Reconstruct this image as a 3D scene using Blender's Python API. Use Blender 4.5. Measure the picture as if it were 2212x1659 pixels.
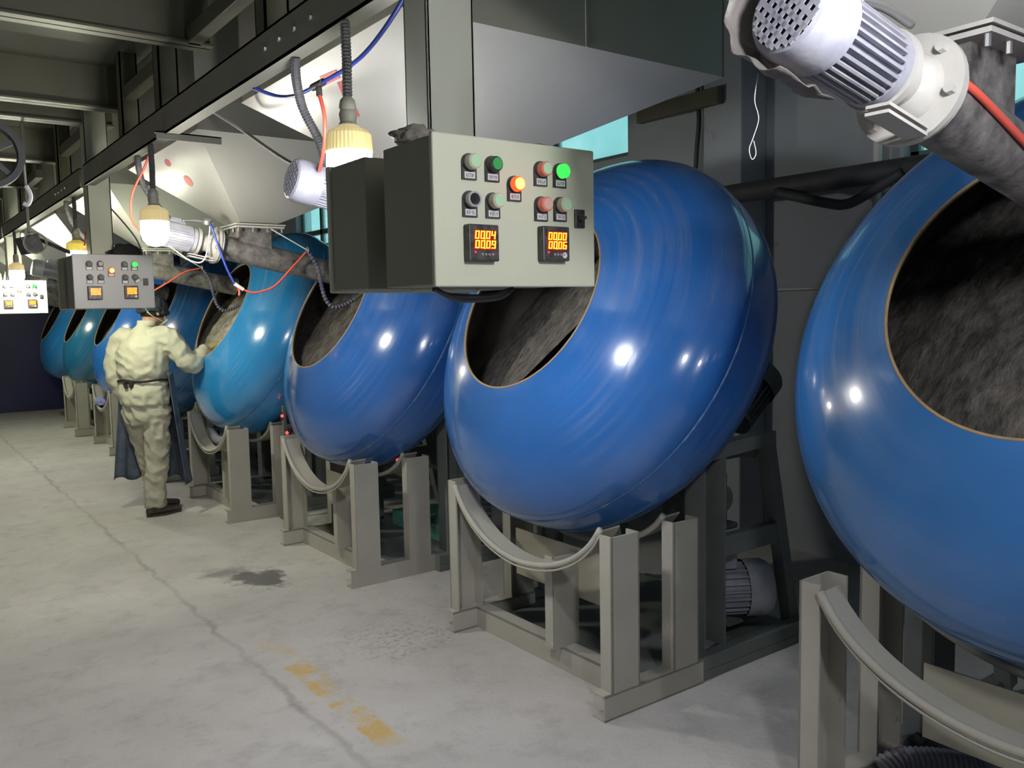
import bpy, bmesh, math, random
from mathutils import Vector, Matrix, noise
random.seed(7)
PI = math.pi
S = bpy.context.scene
C = S.collection
for o in list(bpy.data.objects): bpy.data.objects.remove(o)

# ------------------------------------------------------------------ camera
YAW, PITCH, ROLL, FPX, HC = .637, .0866, -.0189, 1856., 1.55
cam_d = bpy.data.cameras.new('camera'); cam = bpy.data.objects.new('camera', cam_d); C.objects.link(cam)
R0 = Vector((math.cos(YAW), -math.sin(YAW), 0)); Fh = Vector((math.sin(YAW), math.cos(YAW), 0)); Z = Vector((0, 0, 1))
FW = Fh*math.cos(PITCH) - Z*math.sin(PITCH); U0 = Fh*math.sin(PITCH) + Z*math.cos(PITCH)
RT = R0*math.cos(ROLL) + U0*math.sin(ROLL); UP = U0*math.cos(ROLL) - R0*math.sin(ROLL)
M = Matrix((RT, UP, -FW)).transposed().to_4x4(); M.translation = (0, 0, HC)
cam.matrix_world = M
cam_d.sensor_width = 36; cam_d.lens = FPX/2212*36; cam_d.clip_start = .02
S.camera = cam

# ------------------------------------------------------------------ world + exposure
W = bpy.data.worlds.new('overcast_sky'); S.world = W; W.use_nodes = True
bg = W.node_tree.nodes['Background']; bg.inputs[0].default_value = (.44, .90, .92, 1); bg.inputs[1].default_value = .9
S.view_settings.view_transform = 'Standard'; S.view_settings.look = 'None'
S.view_settings.exposure = 0.0; S.view_settings.gamma = 1.0; S.view_settings.use_curve_mapping = False
LAMP = 262.0          # radiance of a lamp's diffuser

S.cycles.max_bounces = 6; S.cycles.diffuse_bounces = 4; S.cycles.glossy_bounces = 2; S.cycles.transmission_bounces = 2; S.cycles.transparent_max_bounces = 6
S.cycles.caustics_reflective = False; S.cycles.caustics_refractive = False; S.cycles.blur_glossy = .5

# ------------------------------------------------------------------ materials
def lin(c):
    return tuple((x/12.92 if x <= .04045 else ((x+.055)/1.055)**2.4) for x in (v/255 for v in c)) + (1,)
class NT:
    def __init__(s, m): s.t = m.node_tree; s.n = s.t.nodes; s.l = s.t.links
    def new(s, typ, **kw):
        n = s.n.new(typ)
        for k, v in kw.items(): setattr(n, k, v)
        return n
    def set(s, n, **kw):
        for k, v in kw.items(): n.inputs[k.replace('_', ' ')].default_value = v
    def link(s, a, b): s.l.new(a, b)
    def mix(s, fac, a, b, blend='MIX'):
        n = s.new('ShaderNodeMix', data_type='RGBA', blend_type=blend)
        for i, v in ((0, fac), (6, a), (7, b)):
            if isinstance(v, (int, float, tuple)): n.inputs[i].default_value = v
            else: s.link(v, n.inputs[i])
        return n.outputs[2]
    def math(s, op, a, b=None, c=None):
        n = s.new('ShaderNodeMath', operation=op)
        for i, v in enumerate((a, b, c)):
            if v is None: continue
            if isinstance(v, (int, float)): n.inputs[i].default_value = v
            else: s.link(v, n.inputs[i])
        return n.outputs[0]
    def noise(s, co, scale, detail=4, rough=.55, dist=0):
        n = s.new('ShaderNodeTexNoise'); s.link(co, n.inputs['Vector'])
        s.set(n, Scale=scale, Detail=detail, Roughness=rough, Distortion=dist); return n.outputs[0]
    def ramp(s, f, a, b):
        n = s.new('ShaderNodeMapRange'); s.link(f, n.inputs[0]); n.inputs[1].default_value = a; n.inputs[2].default_value = b
        return n.outputs[0]
MATS = {}
def base(name):
    m = bpy.data.materials.new(name); m.use_nodes = True; t = NT(m); p = t.n['Principled BSDF']; MATS[name] = m
    return m, t, p
def pm(name, rgb, rough=.5, metal=0., var=.12, scale=6., dust=0., dustrgb=(176, 174, 166), bump=.0, bscale=60., spec=.5, coat=0., coords='Object', stain=None):
    m, t, p = base(name)
    co = t.new('ShaderNodeTexCoord').outputs[coords]
    c = lin(rgb); f = t.noise(co, scale, 5)
    col = t.mix(t.ramp(f, .3, .7), tuple(x*(1-var) for x in c[:3])+(1,), tuple(min(1, x*(1+var)) for x in c[:3])+(1,))
    if stain:
        s2 = t.ramp(t.noise(co, stain[1], 6, .7), stain[2], stain[2]+.08)
        col = t.mix(s2, col, lin(stain[0]))
    r = rough
    if dust > 0:
        d = t.math('MULTIPLY', t.ramp(t.noise(co, scale*1.7, 6, .65), .35, .75), dust)
        col = t.mix(d, col, lin(dustrgb)); r = t.math('ADD', t.math('MULTIPLY', d, .9-rough), rough)
    t.link(col, p.inputs['Base Color'])
    if isinstance(r, float): p.inputs['Roughness'].default_value = r
    else: t.link(r, p.inputs['Roughness'])
    p.inputs['Metallic'].default_value = metal; p.inputs['Specular IOR Level'].default_value = spec
    if coat: p.inputs['Coat Weight'].default_value = coat; p.inputs['Coat Roughness'].default_value = .06
    if bump:
        b = t.new('ShaderNodeBump'); t.set(b, Strength=bump, Distance=.01); t.link(t.noise(co, bscale, 6, .6), b.inputs['Height']); t.link(b.outputs[0], p.inputs['Normal'])
    return m
def em(name, rgb, strength, basergb=None):
    m, t, p = base(name); p.inputs['Base Color'].default_value = lin(basergb or rgb)
    p.inputs['Emission Color'].default_value = lin(rgb); p.inputs['Emission Strength'].default_value = strength; p.inputs['Roughness'].default_value = .35
    return m

pm('frame_paint', (174, 171, 159), .62, var=.07, scale=5, dust=.35, bump=.12, bscale=90, stain=((120, 112, 100), 16, .66))
pm('column_paint', (176, 179, 162), .55, var=.06, scale=3, dust=.15, bump=.05)
pm('beam_paint', (128, 127, 116), .5, var=.10, scale=3, dust=.25, dustrgb=(120, 118, 110))
pm('dark_beam', (90, 89, 74), .5, var=.15, scale=3)
pm('deck_paint', (108, 110, 101), .22, var=.10, scale=2, bump=.2, bscale=5)
pm('bin_paint', (142, 142, 130), .55, var=.10, scale=2)
pm('hopper_plate', (156, 156, 150), .36, var=.05, scale=2.5, bump=.05, bscale=14, stain=((70, 66, 60), 55, .675))
pm('feeder_steel', (74, 71, 70), .6, .25, var=.4, scale=9, dust=.85, dustrgb=(160, 156, 152), bump=.3, bscale=30)
pm('cast_white', (176, 174, 168), .45, var=.10, scale=8, dust=.4, dustrgb=(150, 146, 142), bump=.15, bscale=40)
pm('motor_grey', (152, 153, 166), .42, .2, var=.12, scale=9, dust=.45, dustrgb=(205, 205, 205), bump=.1)
pm('motor_dark', (70, 74, 78), .6, .1, var=.2, scale=9, dust=.5, dustrgb=(130, 128, 122))
pm('black_plastic', (24, 24, 26), .45, var=.2, scale=20, dust=.18)
pm('black_hollow', (9, 9, 10), .8)
pm('rubber_hose', (66, 66, 70), .6, var=.1, dust=.3, dustrgb=(120, 118, 118))
pm('grey_hose', (128, 128, 142), .55, var=.1, dust=.3)
pm('locline', (74, 74, 96), .5, var=.15, dust=.4, dustrgb=(150, 148, 150))
pm('blue_tube', (52, 70, 160), .35, var=.05)
pm('red_tube', (222, 92, 74), .4, var=.06)
pm('grey_wire', (126, 122, 114), .6)
pm('white_wire', (205, 205, 200), .5)
pm('steel', (170, 170, 172), .38, .8, var=.1, dust=.3)
pm('red_paint', (196, 40, 58), .5, var=.15, scale=20)
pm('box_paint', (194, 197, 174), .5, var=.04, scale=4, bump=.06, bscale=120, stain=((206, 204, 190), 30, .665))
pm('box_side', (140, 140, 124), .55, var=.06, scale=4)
pm('box_grey', (146, 145, 146), .45, var=.04, scale=4)
pm('label_white', (206, 204, 202), .5)
pm('label_ink', (112, 110, 112), .6)
pm('bezel', (34, 32, 36), .4, var=.2, scale=30, dust=.2)
pm('green_pale', (170, 206, 168), .45, var=.05)
pm('green_cap', (58, 160, 84), .35)
pm('cap_side', (196, 193, 172), .5, var=.06)
pm('red_pale', (226, 130, 112), .45, var=.08)
pm('red_dull', (204, 160, 150), .5, var=.06)
pm('rim_tan', (168, 142, 104), .6, var=.2, scale=14, bump=.1)
pm('drum_inside', (82, 78, 74), .75, .2, var=.3, scale=7, dust=.45, dustrgb=(96, 92, 88))
pm('navy_wall', (30, 34, 82), .45, var=.15, scale=2)
pm('wall_paint', (160, 165, 172), .8, var=.08, scale=1.5, bump=.1, bscale=20, stain=((120, 124, 128), 2.2, .62))
pm('window_frame', (92, 108, 108), .5)
pm('drive_frame', (104, 110, 108), .6, var=.12, scale=5, dust=.4, dustrgb=(140, 140, 134))
pm('teal_base', (104, 178, 160), .5, dust=.3)
pm('pipe_blue', (38, 100, 170), .4, dust=.3)
pm('cream_panel', (172, 169, 150), .55, var=.08)
pm('rag_grey', (122, 118, 108), .9, var=.25, scale=20, bump=.5, bscale=60)
pm('rag_black', (30, 30, 32), .9, var=.3, scale=20, bump=.5, bscale=60)
pm('purple_cloth', (132, 134, 190), .8, var=.1)
em('lamp_shell', (255, 226, 160), .42, (200, 186, 140))
em('lamp_yellow', (240, 214, 100), .35, (230, 210, 110))
pm('socket_grey', (150, 148, 140), .55, var=.1)
pm('jacket_cloth', (190, 188, 168), .85, var=.08, scale=5, bump=.35, bscale=26, dust=.2, dustrgb=(190, 186, 160))
pm('trouser_cloth', (172, 169, 152), .88, var=.10, scale=5, bump=.4, bscale=24)
pm('apron_cloth', (64, 76, 96), .85, var=.2, scale=6, dust=.5, dustrgb=(118, 122, 130), bump=.2)
pm('strap_black', (26, 26, 30), .8)
pm('cap_cloth', (40, 44, 54), .85, var=.35, scale=16, bump=.4, bscale=40)
pm('skin', (186, 142, 116), .55, var=.08, scale=14)
pm('hair', (24, 22, 22), .6, var=.2, scale=30)
pm('glove_cloth', (164, 156, 110), .85, var=.12, scale=20, bump=.3, bscale=80)
pm('shoe_rubber', (52, 48, 44), .7, var=.25, scale=14, dust=.4, dustrgb=(110, 102, 92))
pm('eye_white', (220, 216, 210), .4)
pm('lip', (150, 96, 86), .5)
pm('plastic_film', (96, 92, 88), .5, var=.2, scale=12, bump=.6, bscale=20)
em('green_lit', (70, 255, 96), 1.0, (20, 120, 40)); em('amber_lit', (255, 150, 50), 9.0, (255, 190, 80)); em('amber_ring', (255, 60, 20), 3.0, (200, 60, 30))
em('led_digit', (255, 120, 30), 7.0); em('led_red', (255, 40, 40), 8.0); em('led_back', (190, 26, 10), .55, (40, 6, 4)); em('red_dot', (255, 50, 80), 1.6)
for nm, col, st in (('lamp_glow', (255, 250, 236), 1.0), ('lamp_glow_cool', (250, 250, 255), 1.0), ('lamp_glow_green', (254, 255, 226), 1.0)):
    em(nm, col, LAMP*st)

for nm in ('green_lit', 'led_digit', 'led_back', 'red_dot', 'lamp_shell', 'lamp_yellow'): MATS[nm].cycles.emission_sampling = 'NONE'
def drum_mat(name, rgb, worn=1.0):
    m, t, p = base(name)
    tc = t.new('ShaderNodeTexCoord'); co = tc.outputs['Object']; sp = t.new('ShaderNodeSeparateXYZ'); t.link(co, sp.inputs[0])
    c = lin(rgb)
    f = t.noise(co, 2.2, 4)
    col = t.mix(t.ramp(f, .3, .7), tuple(x*.88 for x in c[:3])+(1,), tuple(x*1.1 for x in c[:3])+(1,))
    # streaks that run round the drum: stretch the coordinates along the ring
    rr = t.math('SQRT', t.math('ADD', t.math('POWER', sp.outputs[0], 2), t.math('POWER', sp.outputs[1], 2)))
    ang = t.math('ARCTAN2', sp.outputs[1], sp.outputs[0])
    cv = t.new('ShaderNodeCombineXYZ'); t.link(t.math('MULTIPLY', sp.outputs[2], 26), cv.inputs[0]); t.link(t.math('MULTIPLY', rr, 22), cv.inputs[1]); t.link(t.math('MULTIPLY', ang, .55), cv.inputs[2])
    streak = t.ramp(t.noise(cv.outputs[0], 1.0, 4, .6), .46, .78)
    patch = t.ramp(t.noise(co, 1.6, 3), .38, .66)
    dust = t.math('MULTIPLY', t.math('MULTIPLY', streak, patch), .42*worn)
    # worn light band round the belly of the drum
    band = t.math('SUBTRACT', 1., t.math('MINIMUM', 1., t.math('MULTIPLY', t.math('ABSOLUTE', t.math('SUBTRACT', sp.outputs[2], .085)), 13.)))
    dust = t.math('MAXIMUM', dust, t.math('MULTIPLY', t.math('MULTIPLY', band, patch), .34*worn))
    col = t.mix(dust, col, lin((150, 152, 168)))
    t.link(col, p.inputs['Base Color'])
    t.link(t.math('ADD', t.math('MULTIPLY', dust, .5), .2), p.inputs['Roughness'])
    p.inputs['Coat Weight'].default_value = .6; p.inputs['Coat Roughness'].default_value = .07
    b = t.new('ShaderNodeBump'); t.set(b, Strength=.06, Distance=.004); t.link(t.noise(cv.outputs[0], 2.2, 3), b.inputs['Height']); t.link(b.outputs[0], p.inputs['Normal'])
    return m
drum_mat('drum_royal', (44, 104, 176)); drum_mat('drum_royal_b', (44, 99, 173)); drum_mat('drum_near', (54, 116, 182), .8)
drum_mat('drum_sky', (44, 136, 202)); drum_mat('drum_deep', (20, 90, 146)); drum_mat('drum_bright', (46, 124, 214)); drum_mat('drum_teal', (34, 110, 150)); drum_mat('drum_pale', (40, 124, 190))
def seam_mat():
    m, t, p = base('weld_seam_paint'); tc = t.new('ShaderNodeTexCoord'); co = tc.outputs['Object']
    t.link(t.mix(t.ramp(t.noise(co, 6, 4), .5, .72), lin((72, 116, 170)), lin((178, 186, 200))), p.inputs['Base Color']); p.inputs['Roughness'].default_value = .5
seam_mat()
def charge_mat(name, a, b):
    m, t, p = base(name); co = t.new('ShaderNodeTexCoord').outputs['Object']
    mp = t.new('ShaderNodeMapping'); t.link(co, mp.inputs[0]); mp.inputs['Scale'].default_value = (.5, 1, .6)
    v = t.new('ShaderNodeTexVoronoi'); t.link(mp.outputs[0], v.inputs['Vector']); v.inputs['Scale'].default_value = 70
    n = t.noise(mp.outputs[0], 26, 5, .7)
    f = t.ramp(n, .32, .72)
    t.link(t.mix(f, lin(a), lin(b)), p.inputs['Base Color']); p.inputs['Roughness'].default_value = .95
    bp = t.new('ShaderNodeBump'); t.set(bp, Strength=.9, Distance=.02); t.link(n, bp.inputs['Height']); t.link(bp.outputs[0], p.inputs['Normal'])
charge_mat('charge_grey', (52, 50, 48), (124, 119, 112)); charge_mat('charge_pale', (120, 112, 100), (226, 220, 204))

def floor_mat():
    m, t, p = base('dusty_concrete'); co = t.new('ShaderNodeTexCoord').outputs['Object']
    sp = t.new('ShaderNodeSeparateXYZ'); t.link(co, sp.inputs[0]); X, Y = sp.outputs[0], sp.outputs[1]
    col = t.mix(t.ramp(t.noise(co, 1.1, 6, .6), .3, .7), lin((182, 178, 174)), lin((206, 203, 199)))
    col = t.mix(t.math('MULTIPLY', t.ramp(t.noise(co, 5, 8, .75), .50, .70), .42), col, lin((138, 134, 131)))
    col = t.mix(t.math('MULTIPLY', t.ramp(t.noise(co, 90, 3, .6), .64, .72), .5), col, lin((96, 94, 92)))
    # joint between two floor slabs
    wob = t.math('MULTIPLY', t.math('SUBTRACT', t.noise(co, 4.5, 6, .65), .5), .12)
    dj = t.math('ABSOLUTE', t.math('SUBTRACT', t.math('ADD', X, wob), 1.262))
    jm = t.math('MULTIPLY', t.ramp(dj, .024, .004), t.math('ADD', .25, t.math('MULTIPLY', t.ramp(t.noise(co, 2.2, 4), .35, .6), .6)))
    col = t.mix(t.math('MULTIPLY', jm, .5), col, lin((116, 110, 104)))
    # worn yellow line
    yx = t.ramp(t.math('ABSOLUTE', t.math('SUBTRACT', t.math('ADD', X, t.math('MULTIPLY', wob, .7)), 1.408)), .062, .046)
    yy = t.math('MULTIPLY', t.ramp(Y, 2.55, 2.75), t.ramp(Y, 3.95, 3.5))
    wear = t.ramp(t.math('ADD', t.noise(co, 9, 7, .75), t.math('MULTIPLY', t.noise(co, 2.7, 2), .45)), .67, .80)
    col = t.mix(t.math('MULTIPLY', t.math('MULTIPLY', yx, yy), t.math('MULTIPLY', wear, .85)), col, lin((206, 172, 92)))
    # damp patch
    def blob(cx, cy, ax, ay, soft):
        n1 = t.math('MULTIPLY', t.math('SUBTRACT', t.noise(co, 7, 6, .68), .5), 2.4)
        dx = t.math('DIVIDE', t.math('SUBTRACT', X, cx), ax); dy = t.math('DIVIDE', t.math('SUBTRACT', Y, cy), ay)
        d = t.math('ADD', t.math('SQRT', t.math('ADD', t.math('POWER', dx, 2), t.math('POWER', dy, 2))), n1)
        return t.ramp(d, 1., 1.-soft)
    damp = t.math('MAXIMUM', t.math('MULTIPLY', blob(1.73, 4.88, .17, .22, .35), 1.), t.math('MULTIPLY', blob(1.62, 5.12, .19, .15, .7), .75))
    col = t.mix(t.math('MULTIPLY', damp, .8), col, lin((74, 72, 70)))
    pk = t.math('MULTIPLY', blob(1.92, 3.55, .4, .3, .8), t.ramp(t.noise(co, 34, 5, .7), .5, .62))
    col = t.mix(t.math('MULTIPLY', pk, .55), col, lin((96, 94, 92)))
    t.link(col, p.inputs['Base Color'])
    t.link(t.math('SUBTRACT', .82, t.math('MULTIPLY', damp, .3)), p.inputs['Roughness'])
    b = t.new('ShaderNodeBump'); t.set(b, Strength=.35, Distance=.01)
    t.link(t.math('SUBTRACT', t.math('ADD', t.noise(co, 40, 6, .65), t.math('MULTIPLY', t.noise(co, 4, 3), .8)), t.math('MULTIPLY', jm, 1.2)), b.inputs['Height']); t.link(b.outputs[0], p.inputs['Normal'])
floor_mat()
def glass_mat():
    m, t, p = base('frosted_pane'); t.n.remove(p)
    co = t.new('ShaderNodeTexCoord').outputs['Object']; out = t.n['Material Output']
    tr = t.new('ShaderNodeBsdfTransparent'); tl = t.new('ShaderNodeBsdfTranslucent'); mx = t.new('ShaderNodeMixShader')
    t.link(t.mix(t.ramp(t.noise(co, 2.5, 5), .35, .65), (.80, .9, .9, 1), (1, 1, 1, 1)), tr.inputs[0])
    tl.inputs[0].default_value = (.9, 1, 1, 1); mx.inputs[0].default_value = .25
    t.link(tr.outputs[0], mx.inputs[1]); t.link(tl.outputs[0], mx.inputs[2]); t.link(mx.outputs[0], out.inputs[0])
glass_mat()

# ------------------------------------------------------------------ mesh helpers
class MB:
    def __init__(s): s.v = []; s.f = []
    def add(s, vs, fs):
        k = len(s.v); s.v += [tuple(v) for v in vs]; s.f += [tuple(i+k for i in f) for f in fs]; return s
    def box(s, x0, x1, y0, y1, z0, z1):
        return s.add([(x0,y0,z0),(x1,y0,z0),(x1,y1,z0),(x0,y1,z0),(x0,y0,z1),(x1,y0,z1),(x1,y1,z1),(x0,y1,z1)],
                     [(0,3,2,1),(4,5,6,7),(0,1,5,4),(1,2,6,5),(2,3,7,6),(3,0,4,7)])
    def obox(s, c, ax, ay, az):
        c, ax, ay, az = map(Vector, (c, ax, ay, az))
        vs = [c+ax*i+ay*j+az*k for k in (-1, 1) for i, j in ((-1,-1),(1,-1),(1,1),(-1,1))]
        return s.add(vs, [(0,3,2,1),(4,5,6,7),(0,1,5,4),(1,2,6,5),(2,3,7,6),(3,0,4,7)])
    def bar(s, p0, p1, w, h, up=(0,0,1)):
        p0, p1 = Vector(p0), Vector(p1); d = (p1-p0); L = d.length; d.normalize(); u = Vector(up)
        sd = d.cross(u); sd.normalize(); u = sd.cross(d); u.normalize()
        return s.obox((p0+p1)/2, d*L/2, sd*w/2, u*h/2)
    def rings(s, rs, caps=True, closed=False):
        n = len(rs[0]); vs = [v for r in rs for v in r]; fs = []
        m = len(rs); rng = range(m if closed else m-1)
        for i in rng:
            a = i*n; b = ((i+1) % m)*n
            for j in range(n): fs.append((a+j, a+(j+1) % n, b+(j+1) % n, b+j))
        if caps and not closed:
            fs.append(tuple(range(n-1, -1, -1))); fs.append(tuple((m-1)*n+j for j in range(n)))
        return s.add(vs, fs)
    def lathe(s, prof, p=(0,0,0), d=(0,0,1), n=32, caps=True):
        p, d = Vector(p), Vector(d).normalized(); a = d.orthogonal().normalized(); b = d.cross(a)
        return s.rings([[p+d*t+(a*math.cos(2*PI*j/n)+b*math.sin(2*PI*j/n))*max(r, 1e-4) for j in range(n)] for t, r in prof], caps)
    def cyl(s, p0, p1, r, r1=None, n=16, caps=True):
        p0, p1 = Vector(p0), Vector(p1); L = (p1-p0).length
        return s.lathe([(0, r), (L, r if r1 is None else r1)], p0, p1-p0, n, caps)
    def tube(s, pts, r, n=10, caps=True, sub=6, ribs=0):
        P = spline(pts, sub) if sub else [Vector(p) for p in pts]
        if ribs:
            P = resample(P, ribs)
        rs = []; ref = None
        for i, p in enumerate(P):
            d = (P[min(i+1, len(P)-1)]-P[max(i-1, 0)]).normalized()
            if ref is None: ref = d.orthogonal().normalized()
            ref = (ref-d*ref.dot(d)).normalized(); b = d.cross(ref)
            rad = r(i) if callable(r) else r
            rs.append([p+(ref*math.cos(2*PI*j/n)+b*math.sin(2*PI*j/n))*rad for j in range(n)])
        return s.rings(rs, caps)
    def obj(s, name, mat, parent=None, smooth=None, bevel=0, kind=None, loc=None, rot=None):
        me = bpy.data.meshes.new(name); me.from_pydata(s.v, [], s.f); me.validate()
        me.materials.append(MATS[mat]); return mk(name, me, parent, smooth, bevel, kind, loc)
def spline(pts, sub):
    P = [Vector(p) for p in pts]; out = []
    for i in range(len(P)-1):
        a, b, c, d = P[max(i-1, 0)], P[i], P[i+1], P[min(i+2, len(P)-1)]
        for k in range(sub):
            t = k/sub; out.append(.5*((2*b)+(c-a)*t+(2*a-5*b+4*c-d)*t*t+(3*b-a-3*c+d)*t**3))
    out.append(P[-1]); return out
def resample(P, n):
    L = [0]
    for a, b in zip(P, P[1:]): L.append(L[-1]+(b-a).length)
    out = []; j = 0
    for i in range(n+1):
        s = L[-1]*i/n
        while j < len(P)-2 and L[j+1] < s: j += 1
        u = (s-L[j])/max(1e-9, L[j+1]-L[j]); out.append(P[j].lerp(P[j+1], min(1, max(0, u))))
    return out
def mk(name, me, parent=None, smooth=None, bevel=0, kind=None, loc=None):
    bm = bmesh.new(); bm.from_mesh(me); bmesh.ops.recalc_face_normals(bm, faces=bm.faces); bm.to_mesh(me); bm.free()
    if smooth is not None:
        me.shade_smooth()
        if smooth < 3: me.set_sharp_from_angle(angle=smooth)
    o = bpy.data.objects.new(name, me); C.objects.link(o)
    if parent is not None: o.parent = parent
    if loc is not None: o.location = loc
    if bevel:
        b = o.modifiers.new('bevel', 'BEVEL'); b.width = bevel; b.segments = 2; b.limit_method = 'ANGLE'
    if kind: o['kind'] = kind
    return o
def thing(name, label, cat, loc=(0,0,0), group=None):
    o = bpy.data.objects.new(name, None); C.objects.link(o); o.location = loc; o.empty_display_size = .1
    return tag(o, label, cat, group)
def tag(o, label, cat=None, group=None, kind=None):
    o['label'] = label
    if cat: o['category'] = cat
    if group: o['group'] = group
    if kind: o['kind'] = kind
    return o
def dup(o, parent=None):
    c = o.copy(); C.objects.link(c)
    if parent is not None: c.parent = parent
    for ch in list(o.children): dup(ch, c)
    return c
def kids(o, name):
    r = []
    for c in o.children:
        if c.name.split('.')[0] == name: r.append(c)
        r += kids(c, name)
    return r
def setmat(o, mat):
    o.material_slots[0].link = 'OBJECT'; o.material_slots[0].material = MATS[mat]

SM = math.radians(35)
ORD = ['nearest', 'second', 'third', 'fourth', 'fifth', 'sixth', 'seventh', 'farthest']
YC = lambda k: 2.9253 + 2.0*k          # centre line of machine k (k = -1 is the nearest)

# ------------------------------------------------------------------ the shell of the hall
XW = 4.6; YF, YB = -3.2, 16.35; XL = -2.2; ZC = 4.3
MB().add([(XL, YF, 0), (XW, YF, 0), (XW, YB, 0), (XL, YB, 0)], [(0, 1, 2, 3)]).obj('floor', 'dusty_concrete', kind='structure')
MB().box(XL, XW, YF, YB, ZC, ZC+.1).obj('ceiling', 'bin_paint', kind='structure')
MB().box(XL-.15, XL, YF, YB, 0, ZC).obj('wall_left', 'wall_paint', kind='structure')
MB().box(XL, XW, YF-.15, YF, 0, ZC).obj('wall_front', 'wall_paint', kind='structure')
MB().box(XL, XW, YB, YB+.15, 0, ZC).obj('wall_back', 'navy_wall', kind='structure')
WIN = [(.35, 2.57, 2.33, 3.5), (4.71, 6.6, 2.676, 3.7), (9.15, 10.97, 2.385, 3.3)]    # y0, y1, z0, z1
w = MB(); y = YF
for y0, y1, z0, z1 in WIN:
    w.box(XW, XW+.22, y, y0, 0, ZC); w.box(XW, XW+.22, y0, y1, 0, z0); w.box(XW, XW+.22, y0, y1, z1, ZC); y = y1
w.box(XW, XW+.22, y, YB, 0, ZC)
wr = w.obj('wall_right', 'wall_paint', kind='structure')
for yy in (3.47, 7.6, 11.7, 15.2):
    MB().box(XW-.25, XW, yy, yy+.3, 0, ZC).obj('pilaster', 'wall_paint', wr, bevel=.01)
for i, (y0, y1, z0, z1) in enumerate(WIN):
    f = MB(); t = .045; xa, xb = XW+.08, XW+.13
    f.box(xa, xb, y0, y0+t, z0, z1); f.box(xa, xb, y1-t, y1, z0, z1); f.box(xa, xb, y0, y1, z0, z0+t); f.box(xa, xb, y0, y1, z1-t, z1)
    cols = 3 if i == 2 else 2
    zm = z0+.20 if i == 2 else z0+(z1-z0)*.62
    f.box(xa, xb, y0, y1, zm-.03, zm+.03)
    for c in range(1, cols): yy = y0+(y1-y0)*c/cols; f.box(xa, xb, yy-.03, yy+.03, z0, z1)
    wo = f.obj('window_%d' % (i+1), 'window_frame', kind='structure')
    for c in range(cols):
        ya, yb = y0+(y1-y0)*c/cols, y0+(y1-y0)*(c+1)/cols
        for za, zb in ((z0, zm), (zm, z1)):
            MB().box(xa+.02, xa+.026, ya+.02, yb-.02, za+.02, zb-.02).obj('pane', 'frosted_pane', wo)

# mezzanine deck over the aisle, its cross beams and the long channel that carries the lamps
MB().box(XL, 1.30, YF, YB, 2.97, 3.0).obj('mezzanine_deck', 'deck_paint', kind='structure')
def ibeam_x(y, zb, x0, x1, name='cross_beam', h=.25, fw=.11):
    m = MB(); m.box(x0, x1, y-.005, y+.005, zb, zb+h); m.box(x0, x1, y-fw/2, y+fw/2, zb, zb+.01); m.box(x0, x1, y-fw/2, y+fw/2, zb+h-.01, zb+h)
    return m.obj(name, 'dark_beam', kind='structure')
for y in (-.6, .85, 2.36, 3.93, 5.38, 5.86, 7.4, 8.9, 9.86, 11.4, 13.0, 14.4): ibeam_x(y, 2.72, XL, 1.28)
for y in (1.86, 5.86, 9.86, 13.86):       # columns: channel facing the camera
    m = MB(); x0, x1, d = 1.10, 1.235, .11
    m.box(x0, x1, y-.06, y-.05, 1.60, 2.97); m.box(x0, x0+.01, y-.06, y-.06+d, 1.60, 2.97); m.box(x1-.01, x1, y-.06, y-.06+d, 1.60, 2.97); m.box(x0, x1, y-.06+d-.01, y-.06+d, 1.60, 2.97)
    m.obj('hanging_column', 'column_paint', kind='structure', bevel=.003)
for y0, y1 in ((-3.1, 1.79), (1.92, 5.79), (5.92, 9.79), (9.92, 13.79), (13.92, 16.3)):
    m = MB(); m.box(1.085, 1.145, y0, y1, 2.35, 2.358); m.box(1.085, 1.091, y0, y1, 2.35, 2.47); m.box(1.085, 1.145, y0, y1, 2.462, 2.47)
    b = m.obj('lamp_channel', 'beam_paint', kind='structure')
    for yb in (y0+.5, y0+.62, y0+.74, y0+.86):
        MB().cyl((1.091, yb, 2.41), (1.078, yb, 2.41), .009, n=6).obj('bolt', 'steel', b)
# stubs and short rails hanging from the cross beams
def stub(x, y, z0, z1, w=.09):
    m = MB(); t = .008
    m.box(x-w/2, x+w/2, y-w/2, y-w/2+t, z0, z1); m.box(x-w/2, x+w/2, y+w/2-t, y+w/2, z0, z1); m.box(x-w/2, x-w/2+t, y-w/2, y+w/2, z0, z1); m.box(x+w/2-t, x+w/2, y-w/2, y+w/2, z0, z1)
    return m.obj('hanging_stub', 'dark_beam', kind='structure')
for y in (3.0, 4.35, 5.1, 7.1, 9.1, 11.1): stub(1.2, y, 2.50, 2.97)
for y0, y1 in ((3.1, 3.9), (4.4, 5.1), (6.2, 7.1), (8.2, 9.1)):
    MB().box(1.17, 1.23, y0, y1, 2.72, 2.79).obj('hanging_rail', 'dark_beam', kind='structure', bevel=.004)
m = MB(); m.box(1.05, 1.335, 4.0, 4.006, 2.325, 2.358); m.box(1.05, 1.335, 4.0, 4.035, 2.352, 2.358)
m.obj('angle_bracket', 'beam_paint', kind='structure')

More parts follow.
